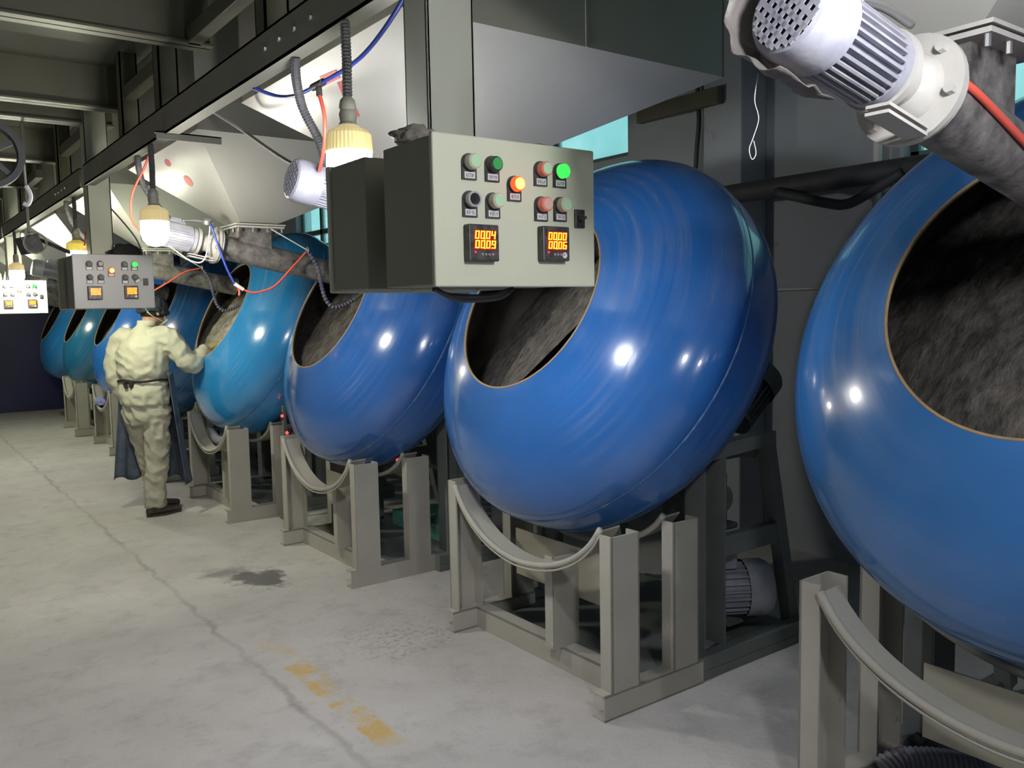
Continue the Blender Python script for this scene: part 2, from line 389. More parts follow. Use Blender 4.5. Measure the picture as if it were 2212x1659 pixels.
# ------------------------------------------------------------------ coating pans (drum on its drive frame)
TH = .472; AX = Vector((-math.cos(TH), 0, math.sin(TH))); DC = Vector((2.5816, 0, 1.4258))
RD, RM, BF, BBK, NF, NB = .8714, .4125, .4169, .3835, 1.9421, 3.7448
UM = (1-(RM/RD)**NF)**(1/NF); TM = BF*UM
def prof(inset=0.):
    p = []
    for i in range(27):
        w = 1-i/26; t = UM*math.sin(w*PI/2); p.append((BF*t, RD*(1-t**NF)**(1/NF)))
    for i in range(1, 25):
        t = math.sin(i/24*PI/2); p.append((-BBK*t, RD*max(0, 1-t**NB)**(1/NB)))
    if inset:
        p = [(t*(1-inset/.4), r*(1-inset/.87)) for t, r in p]; p[0] = (TM, RM-.006)
    return p
def inside(P, off=.012):
    q = P-DC; t = q.dot(AX); r = (q-AX*t).length
    if t >= 0:
        return t < TM*.97 and r < RD*max(0, 1-(t/BF)**NF)**(1/NF)-off
    return -t < BBK-off and r < RD*max(0, 1-(-t/BBK)**NB)**(1/NB)-off
rotq = Z.rotation_difference(AX)
def motor(mb_parent, name, p, d, r, L, mat, finmat=None, fan_r=None, terminal=Vector((0,0,1)), nf=22):
    """finned electric motor: fan end at p, axis d towards the shaft"""
    p, d = Vector(p), Vector(d).normalized(); fr = fan_r or r*1.12
    a = d.orthogonal().normalized(); b = d.cross(a)
    body = MB().lathe([(L*.30, r*.86), (L*.93, r*.86)], p, d, 28)
    for j in range(nf):
        an = 2*PI*j/nf; u = a*math.cos(an)+b*math.sin(an); w = d.cross(u)
        body.obox(p+d*L*.62+u*r*.93, d*L*.29, u*r*.1, w*r*.035)
    bo = body.obj(name, mat, mb_parent, smooth=SM)
    MB().lathe([(L*.34, fr*.99), (L*.08, fr), (.015*L, fr*.9), (0, fr*.8)], p, d, 28, caps=False).obj('fan_cover', mat, bo, smooth=SM)
    g = MB(); rr = fr*.8; n = 7; st = 2*rr/n            # grille: crossed bars over a dark disc
    for i in range(-n//2+1, n//2+1):
        o = i*st; h = math.sqrt(max(0, rr*rr-o*o))
        g.bar(p+a*o-b*h, p+a*o+b*h, st*.5, .002, d); g.bar(p+b*o-a*h, p+b*o+a*h, st*.5, .002, d)
    g.obj('fan_grille', mat, bo)
    MB().lathe([(.003, rr), (.006, rr)], p, d, 28).obj('fan_hollow', 'black_hollow', bo)
    MB().lathe([(L*.93, r*1.02), (L, r*1.02), (L, r*.5), (L*1.06, r*.4)], p, d, 28).obj('end_shield', mat, bo, smooth=SM)
    u = (terminal-d*terminal.dot(d)).normalized(); w = d.cross(u)
    MB().obox(p+d*L*.62+u*r*1.2, d*L*.17, u*r*.3, w*r*.5).obj('terminal_box', mat, bo, bevel=.006)
    return bo
def make_pan():
    t = thing('coating_pan', '', 'coating pan')
    m = MB().lathe(prof(), n=112, caps=False); dr = m.obj('drum', 'drum_royal', t, smooth=4)
    dr.location = DC; dr.rotation_mode = 'QUATERNION'; dr.rotation_quaternion = rotq
    MB().lathe(prof(.014), n=96, caps=False).obj('inner_lining', 'drum_inside', dr, smooth=4)
    rs = []
    for j in range(112):
        a = 2*PI*j/112; u = Vector((math.cos(a), math.sin(a), 0)); c = u*(RM-.003)+Z*(TM-.002)
        rs.append([c+u*(.0045*math.cos(b))+Z*(.0055*math.sin(b)) for b in (2*PI*i/8 for i in range(8))])
    MB().rings(rs, closed=True).obj('mouth_rim', 'rim_tan', dr, smooth=4)
    rs = []
    for j in range(112):
        a = 2*PI*j/112; u = Vector((math.cos(a), math.sin(a), 0)); c = u*(RD-.0005)
        rs.append([c+u*(.0022*math.cos(b))+Z*(.006*math.sin(b)) for b in (2*PI*i/8 for i in range(8))])
    MB().rings(rs, closed=True).obj('weld_seam', 'weld_seam_paint', dr, smooth=4)
    # lifting bar inside the drum
    MB().tube([(.30*math.cos(u), .30*math.sin(u), -.30+.02*i) for i, u in enumerate((2.4, 2.7, 3.0, 3.3, 3.6))], .022, 8).obj('lifting_bar', 'drum_inside', dr, smooth=4)
    # shaft, bearings and drive
    bk = lambda s: DC-AX*s
    MB().lathe([(.36, .20), (.40, .20), (.40, .11), (.46, .09), (.46, .055), (1.0, .055)], DC, -AX, 28).obj('shaft', 'steel', t, smooth=SM)
    up = Vector((math.sin(TH), 0, math.cos(TH)))
    for s in (.52, .82):
        m = MB().cyl(bk(s)-AX*.04, bk(s)+AX*.04, .10, n=20); m.obox(bk(s)-up*.09, AX*.045, Vector((0, .15, 0)), up*.03)
        m.obj('bearing_block', 'drive_frame', t, smooth=SM)
    P = bk(.72)-up*.14
    MB().obox(P, AX*.36, Vector((0, .26, 0)), up*.02).obj('bearing_plate', 'drive_frame', t, bevel=.004)
    MB().lathe([(.86, .17), (.94, .17)], DC, -AX, 36).obj('pulley', 'motor_dark', t, smooth=SM)
    MB().box(2.615, 3.42, -.62, .60, .0, .04).box(2.33, 2.615, -.50, .48, .0, .04).box(2.615, 3.42, -.62, -.56, .04, .10).box(2.615, 3.42, .54, .60, .04, .10).obj('base_plate', 'drive_frame', t, bevel=.004)
    for s in (-1, 1):
        yy = .54*s
        m = MB(); m.box(2.70, 2.84, yy-.05*s-.004, yy-.05*s+.004, .1, .92); m.box(2.70, 2.708, min(yy-.05*s, yy+.05*s), max(yy-.05*s, yy+.05*s), .1, .92); m.box(2.832, 2.84, min(yy-.05*s, yy+.05*s), max(yy-.05*s, yy+.05*s), .1, .92)
        m.obj('post', 'drive_frame', t)
        MB().bar((2.70, yy, .93), (3.20, yy, .96), .07, .06).obj('top_rail', 'drive_frame', t, bevel=.003)
        MB().bar((3.17, yy, .95), (3.36, yy, .08), .06, .06).obj('sloping_leg', 'drive_frame', t, bevel=.003)
        MB().bar((2.84, yy, .52), (3.26, yy, .52), .05, .09).obj('cross_rail', 'drive_frame', t, bevel=.003)
    MB().box(2.9, 3.2, -.5, .5, .88, .92).obj('top_plate', 'drive_frame', t)
    MB().bar((2.86, -.25, .92), (3.1, -.25, .62), .08, .04).bar((2.92, -.1, .95), (3.2, -.1, .7), .05, .05).obj('gusset', 'motor_dark', t)
    m = MB().box(2.86, 3.06, -.42, -.2, .56, .80); m.box(2.82, 3.1, -.45, -.17, .54, .57)
    gb = m.obj('gearbox', 'motor_dark', t, bevel=.012)
    MB().cyl((2.96, -.42, .70), (2.96, -.48, .70), .06, n=20).obj('gearbox_cap', 'motor_dark', gb, smooth=SM)
    motor(t, 'drive_motor', (3.20, -.53, .27), (-.85, .5, 0), .115, .36, 'motor_grey')
    motor(t, 'shaft_motor', (3.70, -.12, 1.20), AX*-1+Vector((-1.2, 0, .2)), .11, .34, 'motor_dark')
    MB().box(3.02, 3.30, -.46, -.22, .1, .15).obj('motor_foot', 'drive_frame', t)
    return t
pan = make_pan()
DM = ['drum_near', 'drum_royal', 'drum_royal_b', 'drum_sky', 'drum_deep', 'drum_bright', 'drum_teal', 'drum_pale']
PL = ['big blue coating pan nearest the camera, cut off by the right edge of the picture',
      'royal blue coating pan whose mouth is half hidden by the large control box',
      'royal blue coating pan with a segmented hose in its mouth, left of the large box',
      'sky blue coating pan into which the worker reaches with one hand',
      'deep teal blue coating pan mostly hidden behind the worker',
      'bright blue coating pan just left of the worker',
      'greenish teal coating pan, second from the dark end wall',
      'pale blue coating pan farthest away, beside the dark end wall']
OX = {-1: .045, 0: 0, 1: -.006}
pans = []
for i in range(8):
    k = i-1; o = pan if i == 0 else dup(pan)
    o.location = (OX.get(k, 0), YC(k)+(-.02 if k in (-1, 1) else 0), 0); o['label'] = PL[i]; o['group'] = 'row of coating pans'
    setmat(kids(o, 'drum')[0], DM[i]); pans.append(o)

def charge(k, mat, label, sy=.5, sx=1.0, h=.24):
    """bed of granules lying in the turning drum, dragged up on the near side"""
    root = DC+Vector((0, 0, h)); ex = Vector((1, 0, sx)).normalized(); ey = Vector((0, -1, sy)).normalized(); nz = ex.cross(ey).normalized()
    if nz.z < 0: nz = -nz
    vs, fs = [], []; NA, NR = 96, 34
    vs.append(root.copy())
    for j in range(NA):
        a = 2*PI*j/NA; d = ex*math.cos(a)+ey*math.sin(a); L = 0
        while L < 1.2 and inside(root+d*(L+.01)): L += .01
        for i in range(1, NR+1):
            q = root+d*L*i/NR; e = 1-(i/NR)**4
            hgt = noise.noise(q*9+Vector((k*3, 0, 0)))*.022+noise.noise(q*38)*.012
            vs.append(q+nz*hgt*e)
    for j in range(NA):
        a = 1+j*NR; b = 1+((j+1) % NA)*NR; fs.append((0, a, b))
        for i in range(NR-1): fs.append((a+i, a+i+1, b+i+1, b+i))
    m = MB().add(vs, fs); o = m.obj('granule_bed', mat, kind='stuff', smooth=4)
    o.location = (OX.get(k, 0), YC(k), 0); return tag(o, label, 'granules')
charge(-1, 'charge_grey', 'dark grey granules tumbling in the nearest blue coating pan', h=.27)
charge(0, 'charge_grey', 'dark grey granules in the pan behind the large control box')
charge(1, 'charge_grey', 'dark grey granules in the pan with the hanging segmented hose', sy=.1, sx=1.1, h=.28)
charge(2, 'charge_pale', 'pale clumpy granules in the pan the worker reaches into', sy=.0, sx=1.1, h=.30)
charge(4, 'charge_grey', 'dark granules in the bright blue pan left of the worker', sy=0, sx=1.1, h=.28)
charge(5, 'charge_grey', 'brownish grey granules in the greenish teal pan', sy=0, sx=1.1, h=.28); charge(6, 'charge_grey', 'brownish grey granules in the farthest pale blue pan', sy=0, sx=1.1, h=.28)

# ------------------------------------------------------------------ guard stands in front of the pans
def chan_post(x0, x1, yw, yf, z0, z1, t=.008):
    """channel post: web at yw, flanges reaching to yf"""
    m = MB(); s = 1 if yf > yw else -1
    m.box(x0, x1, min(yw, yw+s*t), max(yw, yw+s*t), z0, z1)
    for xa in (x0, x1-t): m.box(xa, xa+t, min(yw, yf), max(yw, yf), z0, z1)
    return m
def make_stand():
    t = thing('guard_stand', '', 'guard stand')
    for y0, x0 in ((-.615, 2.05), (.505, 2.10)):       # floor channels
        m = MB(); m.box(x0, 2.60, y0, y0+.008, 0, .10); m.box(x0, 2.60, y0, y0+.07, .092, .10); m.box(x0, 2.60, y0, y0+.07, 0, .008)
        m.obj('floor_channel', 'frame_paint', t)
    for x0, x1 in ((2.09, 2.235), (2.425, 2.57)): chan_post(x0, x1, -.615, -.55, .10, .70).obj('post', 'frame_paint', t)
    for x0, x1 in ((2.13, 2.275), (2.45, 2.595)): chan_post(x0, x1, .575, .508, .10, .735).obj('post', 'frame_paint', t)
    m = MB(); m.box(2.235, 2.243, -.545, .505, 0, .10); m.box(2.235, 2.31, -.545, .505, .092, .10); m.obj('cross_channel', 'frame_paint', t)
    chan_post(2.19, 2.33, -.15, -.09, .10, .50).obj('middle_post', 'frame_paint', t)
    MB().box(2.33, 2.336, -.30, .30, .30, .52).obj('rear_plate', 'cream_panel', t)
    for x0, x1, zl, e in ((2.10, 2.195, .475, 1), (2.44, 2.53, .52, 0)):
        n = 28; ring = []; pts = []
        for i in range(n+1):
            u = -1+2*i/n; yy = -.02+u*(.53 if u < 0 else .525); zz = zl+(.715-zl)*(1-math.sqrt(max(0, 1-(u*.93)**2)))/(1-math.sqrt(1-.93**2))
            xs = .0 if u < 0 else .03*u
            ring.append([(x0+xs, yy, zz), (x1+xs, yy, zz+.004), (x1+xs, yy, zz-.003), (x0+xs, yy, zz-.007)]); pts.append((x0+xs-.004, yy, zz+.004))
        sl = MB().rings(ring).obj('sling', 'frame_paint', t, smooth=.6)
        MB().tube(pts, .013, 10, sub=2).obj('edge_tube', 'frame_paint', sl, smooth=4)
        if e: MB().tube([(p[0]-.002, p[1], p[2]-.022) for p in pts], .005, 6, sub=2).obj('edge_strip', 'frame_paint', sl, smooth=4)
    return t
stand = make_stand()
SX = [.0226, .0503, .0129, -.0293, 0, -.0227, -.0339]; SY = [-.0039, -.0162, .023, 0, 0, .0103, -.0139]
SL = ['cream steel guard stand under the nearest pan, cut off at the right picture edge', 'cream steel guard stand under the pan behind the large control box',
      'cream steel guard stand right of the two small red lights, third from the camera', 'cream steel guard stand with a ribbed hose lying in its sling, right of the worker',
      'cream steel guard stand standing behind the worker', 'cream steel guard stand with purple cloth in its sling, left of the worker', 'cream steel guard stand farthest away by the dark end wall']
for i in range(7):
    o = stand if i == 0 else dup(stand)
    o.location = (SX[i], YC(i-1)+SY[i], 0); o['label'] = SL[i]; o['group'] = 'guard stands under the pans'

# ------------------------------------------------------------------ hoppers
HX0, HX1, HY0, HY1, HZ = 1.31, 2.74, -.655, .73, 2.44
OX0, OX1, OY0, OY1, OZ = 1.69, 1.885, -.125, .075, 2.055
def make_hopper():
    t = thing('feed_hopper', '', 'hopper')
    m = MB(); e = .012
    m.box(HX0, HX1, HY0, HY0+e, HZ, ZC-.02); m.box(HX0, HX1, HY1-e, HY1, HZ, ZC-.02); m.box(HX0, HX0+e, HY0, HY1, HZ, ZC-.02); m.box(HX1-e, HX1, HY0, HY1, HZ, ZC-.02)
    bn = m.obj('bin', 'bin_paint', t)
    MB().box(2.02, 2.028, HY0-.003, HY0, HZ, ZC-.02).obj('seam_strip', 'bin_paint', bn)
    T = [Vector((HX0, HY0, HZ)), Vector((HX1, HY0, HZ)), Vector((HX1, HY1, HZ)), Vector((HX0, HY1, HZ))]
    B = [Vector((OX0, OY0, OZ)), Vector((OX1, OY0, OZ)), Vector((OX1, OY1, OZ)), Vector((OX0, OY1, OZ))]
    ctr = Vector((1.9, 0, 2.5))
    for i, nm in enumerate(('near_plate', 'wall_side_plate', 'far_plate', 'aisle_plate')):
        a, b, c, d = T[i], T[(i+1) % 4], B[(i+1) % 4], B[i]
        n = (b-a).cross(d-a).normalized()
        if n.dot(ctr-a) < 0: n = -n
        MB().add([a, b, c, d, a+n*.006, b+n*.006, c+n*.006, d+n*.006], [(0,1,2,3),(7,6,5,4),(0,4,5,1),(1,5,6,2),(2,6,7,3),(3,7,4,0)]).obj(nm, 'hopper_plate', t)
    m = MB(); m.box(OX0-.045, OX1+.045, OY0-.045, OY1+.045, OZ-.008, OZ); m.box(OX0-.04, OX1+.04, OY0-.04, OY1+.04, OZ-.022, OZ-.012)
    fl = m.obj('outlet_flange', 'cast_white', t)
    for i in range(4):
        for j in range(4):
            if i in (0, 3) or j in (0, 3):
                x = OX0-.028+i*(OX1-OX0+.056)/3; y = OY0-.028+j*(OY1-OY0+.056)/3
                MB().cyl((x, y, OZ-.045), (x, y, OZ-.02), .006, n=6).obj('bolt', 'steel', fl)
    return t
hop = make_hopper()
HLAB = ['pale steel feed hopper above the nearest pan, bottom outlet lit bright', 'large pale steel feed hopper with a red angled paint mark, behind the nearest column',
        'pale steel feed hopper with two red blotches, left of the large hopper', 'greenish lit feed hopper above the control box with the worker behind', 'shiny feed hopper behind the second column',
        'feed hopper above the pan left of the worker', 'feed hopper second from the end wall', 'feed hopper nearest the dark end wall']
hops = []
for i in range(8):
    o = hop if i == 0 else dup(hop)
    o.location = (0, YC(i-1), 0); o['label'] = HLAB[i]; o['group'] = 'row of feed hoppers'; hops.append(o)
def mark(h, polys):
    n = Vector((-.712, 0, -.702))
    for q in polys:
        v = [Vector(p) for p in q]; k = len(v)
        MB().add([p+n*.0006 for p in v]+[p+n*.002 for p in v], [tuple(range(k)), tuple(range(2*k-1, k-1, -1))]+[(i, (i+1) % k, k+(i+1) % k, k+i) for i in range(k)]).obj('red_mark', 'red_paint', h)
mark(hops[1], [[(1.351,.031,2.399),(1.355,-.098,2.394),(1.377,-.086,2.372),(1.377,.035,2.373)], [(1.383,-.046,2.366),(1.386,-.079,2.363),(1.481,-.017,2.266),(1.482,.038,2.265)]])
def blot(c, a, b):
    sl = Vector((.702, 0, -.712)); return [tuple(Vector(c)+sl*(a*math.cos(2*PI*i/16))+Vector((0, 1, 0))*(b*math.sin(2*PI*i/16)+.35*b*math.cos(2*PI*i/16))) for i in range(16)]
mark(hops[2], [blot((1.361, .058, 2.389), .022, .042), blot((1.456, .02, 2.293), .036, .052)])

# ------------------------------------------------------------------ screw feeders
FA = .205
FD = Vector((math.cos(FA), 0, -math.sin(FA))); FP = Vector((1.565, -.065, 1.935))
FUP = Vector((math.sin(FA), 0, math.cos(FA))); FS = Vector((0, 1, 0))
def make_feeder():
    t = thing('screw_feeder', '', 'screw feeder')
    tb = MB().lathe([(0, .068), (.80, .068), (.80, .058), (.70, .058)], FP, FD, 28, caps=False).obj('feed_tube', 'feeder_steel', t, smooth=SM)
    ch = MB(); x0, x1 = OX0-.01, OX1-.02
    ch.box(x0, x1, OY0+.01, OY1-.01, 1.895, OZ-.022); ch.obj('inlet_chute', 'feeder_steel', t)
    fl = MB().lathe([(-.014, .103), (0, .103), (0, .097), (.014, .097)], FP, FD, 36).obj('flange', 'cast_white', t, smooth=SM)
    for j in range(6):
        a = 2*PI*j/6+.3; c = FP+(FUP*math.cos(a)+FS*math.sin(a))*.085
        MB().cyl(c-FD*.028, c-FD*.014, .010, n=6).obj('bolt', 'cast_white', fl)
    MB().lathe([(-.105, .046), (-.05, .046), (-.03, .062), (-.014, .066)], FP, FD, 28).obj('coupling', 'cast_white', t, smooth=SM)
    MB().lathe([(-.115, .074), (-.10, .074)], FP, FD, 36).obj('motor_flange', 'cast_white', t, smooth=SM)
    MB().obox(FP-FD*.085-FUP*.082-FS*.03, FD*.065, FS*.022, FUP*.003).obox(FP-FD*.085-FUP*.095-FS*.03, FD*.065, FS*.022, FUP*.003).obj('foot_plate', 'cast_white', t)
    motor(t, 'motor', FP-FD*.385, FD, .068, .265, 'motor_grey', terminal=Vector((0, .55, 1)), nf=30)
    MB().tube([FP-FD*.2+FUP*.09, FP-FD*.12+FUP*.11, FP-FD*.03+FUP*.115], .008, 8).obj('cable_gland', 'steel', t, smooth=4)
    return t
fd = make_feeder()
FL = ['dusty screw feeder with bright lit motor above the nearest pan', 'screw feeder whose grey motor shows left of the large control box', 'screw feeder with a dusty tube leading behind the large control box',
      'screw feeder whose tube passes behind the control box in front of the worker', 'screw feeder above the pan behind the worker', 'screw feeder above the bright blue pan', 'screw feeder above the greenish teal pan', 'screw feeder above the farthest pan']
feeders = []
for i in range(8):
    o = fd if i == 0 else dup(fd)
    o.location = (0, YC(i-1), 0); o['label'] = FL[i]; o['group'] = 'screw feeders over the pans'; feeders.append(o)
# torn plastic film round the nearest motor
rs = []; p = FP-FD*.405
for i in range(9):
    q = i/8*.15
    rs.append([p+FD*q+(FUP*math.cos(a)+FS*math.sin(a))*(.092+.012*noise.noise(Vector((i*.7, a*2.5, 0)))+.02*math.sin(a*1.3)**2) for a in [math.radians(55+135*j/24) for j in range(25)]])
vs = [v for r in rs for v in r]; fs = [(i*25+j, i*25+j+1, (i+1)*25+j+1, (i+1)*25+j) for i in range(8) for j in range(24)]
o = MB().add(vs, fs).obj('plastic_film', 'plastic_film', feeders[0], smooth=4)
sd = o.modifiers.new('thick', 'SOLIDIFY'); sd.thickness = .0015

MB().tube([(1.575, -.13, 1.958), (1.65, -.139, 1.932), (1.72, -.140, 1.908), (1.863, -.140, 1.858), (2.05, -.137, 1.80), (2.2, -.12, 1.75)], .0075, 8).obj('red_tube', 'red_tube', feeders[0], smooth=4)

# ------------------------------------------------------------------ hanging lamps
def make_lamp():
    t = thing('hanging_lamp', '', 'lamp')
    MB().tube([(0, 0, .393), (.002, 0, .29), (0, 0, .19)], lambda i: .0145 if i % 2 else .012, 10, sub=1, ribs=44).obj('conduit', 'rubber_hose', t)
    MB().lathe([(.19, .010), (.180, .020), (.160, .024), (.152, .021), (.142, .025), (.12, .022), (.115, .026), (.105, .028)], n=20).obj('socket', 'socket_grey', t, smooth=SM)
    n = 72; pr = [(.112, .026), (.104, .034), (.096, .052), (.086, .060), (.045, .063), (.038, .063)]
    rs = [[(r*(1+(.035 if j % 2 else 0)*min(1, (.1125-z)/.02))*math.cos(2*PI*j/n), r*(1+(.035 if j % 2 else 0)*min(1, (.1125-z)/.02))*math.sin(2*PI*j/n), z) for j in range(n)] for z, r in pr]
    MB().rings(rs).obj('ribbed_housing', 'lamp_shell', t)
    MB().lathe([(.038, .062), (.01, .064), (-.02, .063), (-.05, .054), (-.07, .036), (-.08, .001)], n=28).obj('diffuser', 'lamp_glow', t, smooth=4)
    return t
lp = make_lamp()
LY = [(-1.9, 1.10), (.30, 1.02), (2.22, 1.095), (4.28, 1.095), (6.40, 1.13), (9.15, 1.10), (10.9, 1.10), (13.0, 1.10)]
LG = ['lamp_glow_cool', 'lamp_glow_cool', 'lamp_glow_cool', 'lamp_glow', 'lamp_glow_green', 'lamp_glow', 'lamp_glow_green', 'lamp_glow_green']
LL = ['hanging ribbed lamp behind the camera', 'hanging ribbed lamp above the nearest pan, outside the right frame edge', 'bright ribbed hanging lamp behind the large control box', 'bright ribbed hanging lamp above the second control box, beside a red hose',
      'yellow ribbed hanging lamp just above the second control box', 'glaring hanging lamp in front of the far white control box', 'hanging lamp behind the far white control box', 'hanging lamp near the end wall']
for i, (y, x) in enumerate(LY):
    o = lp if i == 0 else dup(lp)
    o.location = (x, y, 2.07 if i == 1 else 1.955); o['label'] = LL[i]; o['group'] = 'ribbed hanging lamps'
    setmat(kids(o, 'diffuser')[0], LG[i])
    if i == 4: setmat(kids(o, 'ribbed_housing')[0], 'lamp_yellow')

# ------------------------------------------------------------------ control boxes
SEG = {'0': 'abcdef', '1': 'bc', '2': 'abged', '3': 'abgcd', '4': 'fgbc', '5': 'afgcd', '6': 'afgedc', '7': 'abc', '8': 'abcdefg', '9': 'abcdfg'}
def digits(mb, txt, x, z, w, h, y):
    """seven-segment bars on a plane facing -Y, leaning like the real display"""
    t = h*.13; sl = .10; step = w/4
    def bar(x0, z0, x1, z1):
        hx, hz = (t/2, t/2)
        X0, X1 = min(x0, x1)-hx, max(x0, x1)+hx; Z0, Z1 = min(z0, z1)-hz, max(z0, z1)+hz
        q = [(X0, Z0), (X1, Z0), (X1, Z1), (X0, Z1)]
        q = [(a+(b-z)*sl, b) for a, b in q]
        mb.add([(a, y, b) for a, b in q]+[(a, y+.0015, b) for a, b in q], [(0,1,2,3),(7,6,5,4),(0,4,5,1),(1,5,6,2),(2,6,7,3),(3,7,4,0)])
    i = 0
    for c in txt:
        if c == '.':
            bar(x+i*step-step*.16, z, x+i*step-step*.16, z); continue
        xa, xb = x+i*step+t, x+(i+1)*step-step*.28
        zb, zm, zt = z+t/2, z+h/2, z+h-t/2
        P = {'a': (xa, zt, xb, zt), 'b': (xb, zm, xb, zt), 'c': (xb, zb, xb, zm), 'd': (xa, zb, xb, zb), 'e': (xa, zb, xa, zm), 'f': (xa, zm, xa, zt), 'g': (xa, zm, xb, zm)}
        for s in SEG[c]: bar(*P[s])
        i += 1
BW, BH = .447, .32
def make_box(name, label, x, y, z, flip=False, caps=None, disp=None, selang=0, gap=.012, paint='box_paint', depth=.225, simple=False, group=None, tilt=None):
    """control box; local origin at the front lower left corner of the door, door facing -Y"""
    t = thing(name, label, 'control box', (x, y, z), group)
    if flip: t.rotation_euler = (0, 0, PI); t.location = (x+BW, y, z)
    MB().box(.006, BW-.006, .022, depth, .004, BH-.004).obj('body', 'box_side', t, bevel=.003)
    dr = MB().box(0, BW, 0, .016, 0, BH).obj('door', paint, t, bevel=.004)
    MB().box(.012, BW-.012, .016, .022, .012, BH-.012).obj('door_gasket', 'black_plastic', t)
    if simple: return t
    spots = [(.088, .262, 'b1'), (.148, .262, 'b2'), (.207, .224, 'lamp'), (.282, .262, 'b3'), (.338, .262, 'b4'), (.088, .184, 'b5'), (.148, .184, 'b6'), (.282, .184, 'b7'), (.338, .186, 'b8')]
    for i, (bx, bz, nm) in enumerate(spots):
        kind = caps[i]
        r = .0185; n = 20
        pts = [(bx-r, bz-.036), (bx+r, bz-.036)]+[(bx+r*math.cos(PI*j/10), bz+.001+r*math.sin(PI*j/10)) for j in range(11)]
        m = MB(); q = len(pts); vs = [(a, 0, b) for a, b in pts]+[(a, -.005, b) for a, b in pts]
        m.add(vs, [tuple(range(q)), tuple(range(2*q-1, q-1, -1))]+[(j, (j+1) % q, q+(j+1) % q, q+j) for j in range(q)])
        if tilt and tilt[0] == i:
            rm = Matrix.Rotation(tilt[1], 4, 'Y'); m.v = [tuple(rm @ (Vector(v)-Vector((bx, 0, bz)))+Vector((bx, 0, bz))) for v in m.v]
        pl = m.obj('button_plate', 'bezel', t)
        def rotl(mb):
            if tilt and tilt[0] == i: mb.v = [tuple(rm @ (Vector(v)-Vector((bx, 0, bz)))+Vector((bx, 0, bz))) for v in mb.v]
            return mb
        rotl(MB().box(bx-.0135, bx+.0135, -.0062, -.005, bz-.033, bz-.0195)).obj('name_tag', 'label_white', pl)
        ink = MB(); rnd = random.Random(i*7+int(abs(x)*100))
        for c in range(5):                                  # five small printed characters, unreadable in the photograph
            cx = bx-.0100+c*.0043
            for _ in range(4):
                if rnd.random() < .5: ink.box(cx, cx+.0034, -.0066, -.0062, (zz := bz-.0305+rnd.random()*.008), zz+.0008)
                else: ink.box((xx := cx+rnd.random()*.0028), xx+.0007, -.0066, -.0062, bz-.0305, bz-.0225)
        rotl(ink).obj('printed_text', 'label_ink', pl)
        ps, pc, depthb, lit = kind
        MB().cyl((bx, -.004, bz), (bx, -.012, bz), .0175, n=24).obj('collar', 'bezel', pl, smooth=SM)
        if ps == 'empty':
            MB().lathe([(.008, .0165), (.024, .0165), (.024, .0125), (.012, .010)], (bx, 0, bz), (0, -1, 0), 28, caps=False).obj('empty_ring', 'steel', pl, smooth=SM)
            MB().cyl((bx, -.010, bz), (bx, -.0125, bz), .0105, n=20).obj('empty_hole', 'black_hollow', pl)
            continue
        b = MB().lathe([(.010, .0165), (depthb, .0162), (depthb+.003, .0135)], (bx, 0, bz), (0, -1, 0), 28).obj('button', ps, pl, smooth=SM)
        MB().lathe([(depthb+.0025, .0132), (depthb+.0038, .0125)], (bx, 0, bz), (0, -1, 0), 28).obj('button_face', pc, b, smooth=SM)
    # selector switch
    s = MB().box(.382, .412, -.006, 0, .137, .180).obj('selector_plate', 'bezel', t, bevel=.002)
    k = MB().cyl((.397, -.005, .158), (.397, -.013, .158), .009, n=16); k.obox((.397, -.016, .158), Vector((.0085*math.cos(.4), 0, .0085*math.sin(.4))), (0, .004, 0), Vector((-.003*math.sin(.4), 0, .003*math.cos(.4))))
    k.obj('selector_knob', 'black_plastic', s)
    for q in range(4): MB().box(.384, .410, -.0068, -.006, .139+q*.0022, .140+q*.0022).box(.384, .410, -.0068, -.006, .170+q*.0022, .171+q*.0022).obj('selector_rib', 'black_plastic', s)
    # two timers
    for ti, (tx, tz) in enumerate(((.072, .054), (.272, .058))):
        tm = MB().box(tx, tx+.078, -.022, 0, tz, tz+.078).obj('timer', 'bezel', t, bevel=.003)
        MB().box(tx+.012, tx+.068, -.0226, -.022, tz+.024, tz+.066).obj('display_window', 'led_back', tm)
        dg = MB(); digits(dg, disp[ti][0], tx+.013, tz+.047, .056, .017, -.0242); digits(dg, disp[ti][1], tx+.013, tz+.027, .056, .017, -.0242)
        dg.obj('digits', 'led_digit', tm)
        MB().cyl((tx+.015, -.022, tz+.019), (tx+.015, -.0235, tz+.019), .0022, n=10).obj('indicator', 'red_dot', tm)
        for q in range(4): MB().box(tx+.03+q*.009, tx+.036+q*.009, -.0235, -.022, tz+.012, tz+.017).obj('timer_key', 'grey_hose', tm, bevel=.0008)
        if ti == 1: MB().cyl((tx+.062, -.022, tz+.013), (tx+.062, -.0232, tz+.013), .0068, n=16).obj('round_sticker', 'label_white', tm)
    return t
NB_ = ('cap_side', 'green_pale', .027, 0)
CAPS1 = [NB_, ('bezel', 'green_cap', .022, 0), ('amber_ring', 'amber_lit', .022, 1), ('red_pale', 'green_pale', .027, 0), ('green_lit', 'green_lit', .022, 1), ('empty', '', 0, 0), NB_, ('red_pale', 'red_dull', .027, 0), NB_]
GY = ('motor_dark', 'motor_dark', .022, 0)
CAPS2 = [GY, ('bezel', 'socket_grey', .02, 0), ('amber_ring', 'amber_lit', .022, 1), GY, ('green_lit', 'green_lit', .022, 1), GY, GY, GY, GY]
DY = YC(0)-2.9253
make_box('control_box', 'large grey-green control box with lit buttons and red timers, nearest the camera', .95, 1.545, 1.60, caps=CAPS1, disp=[('00.04', '00.09'), ('00.00', '00.06')], group='control boxes facing the camera')
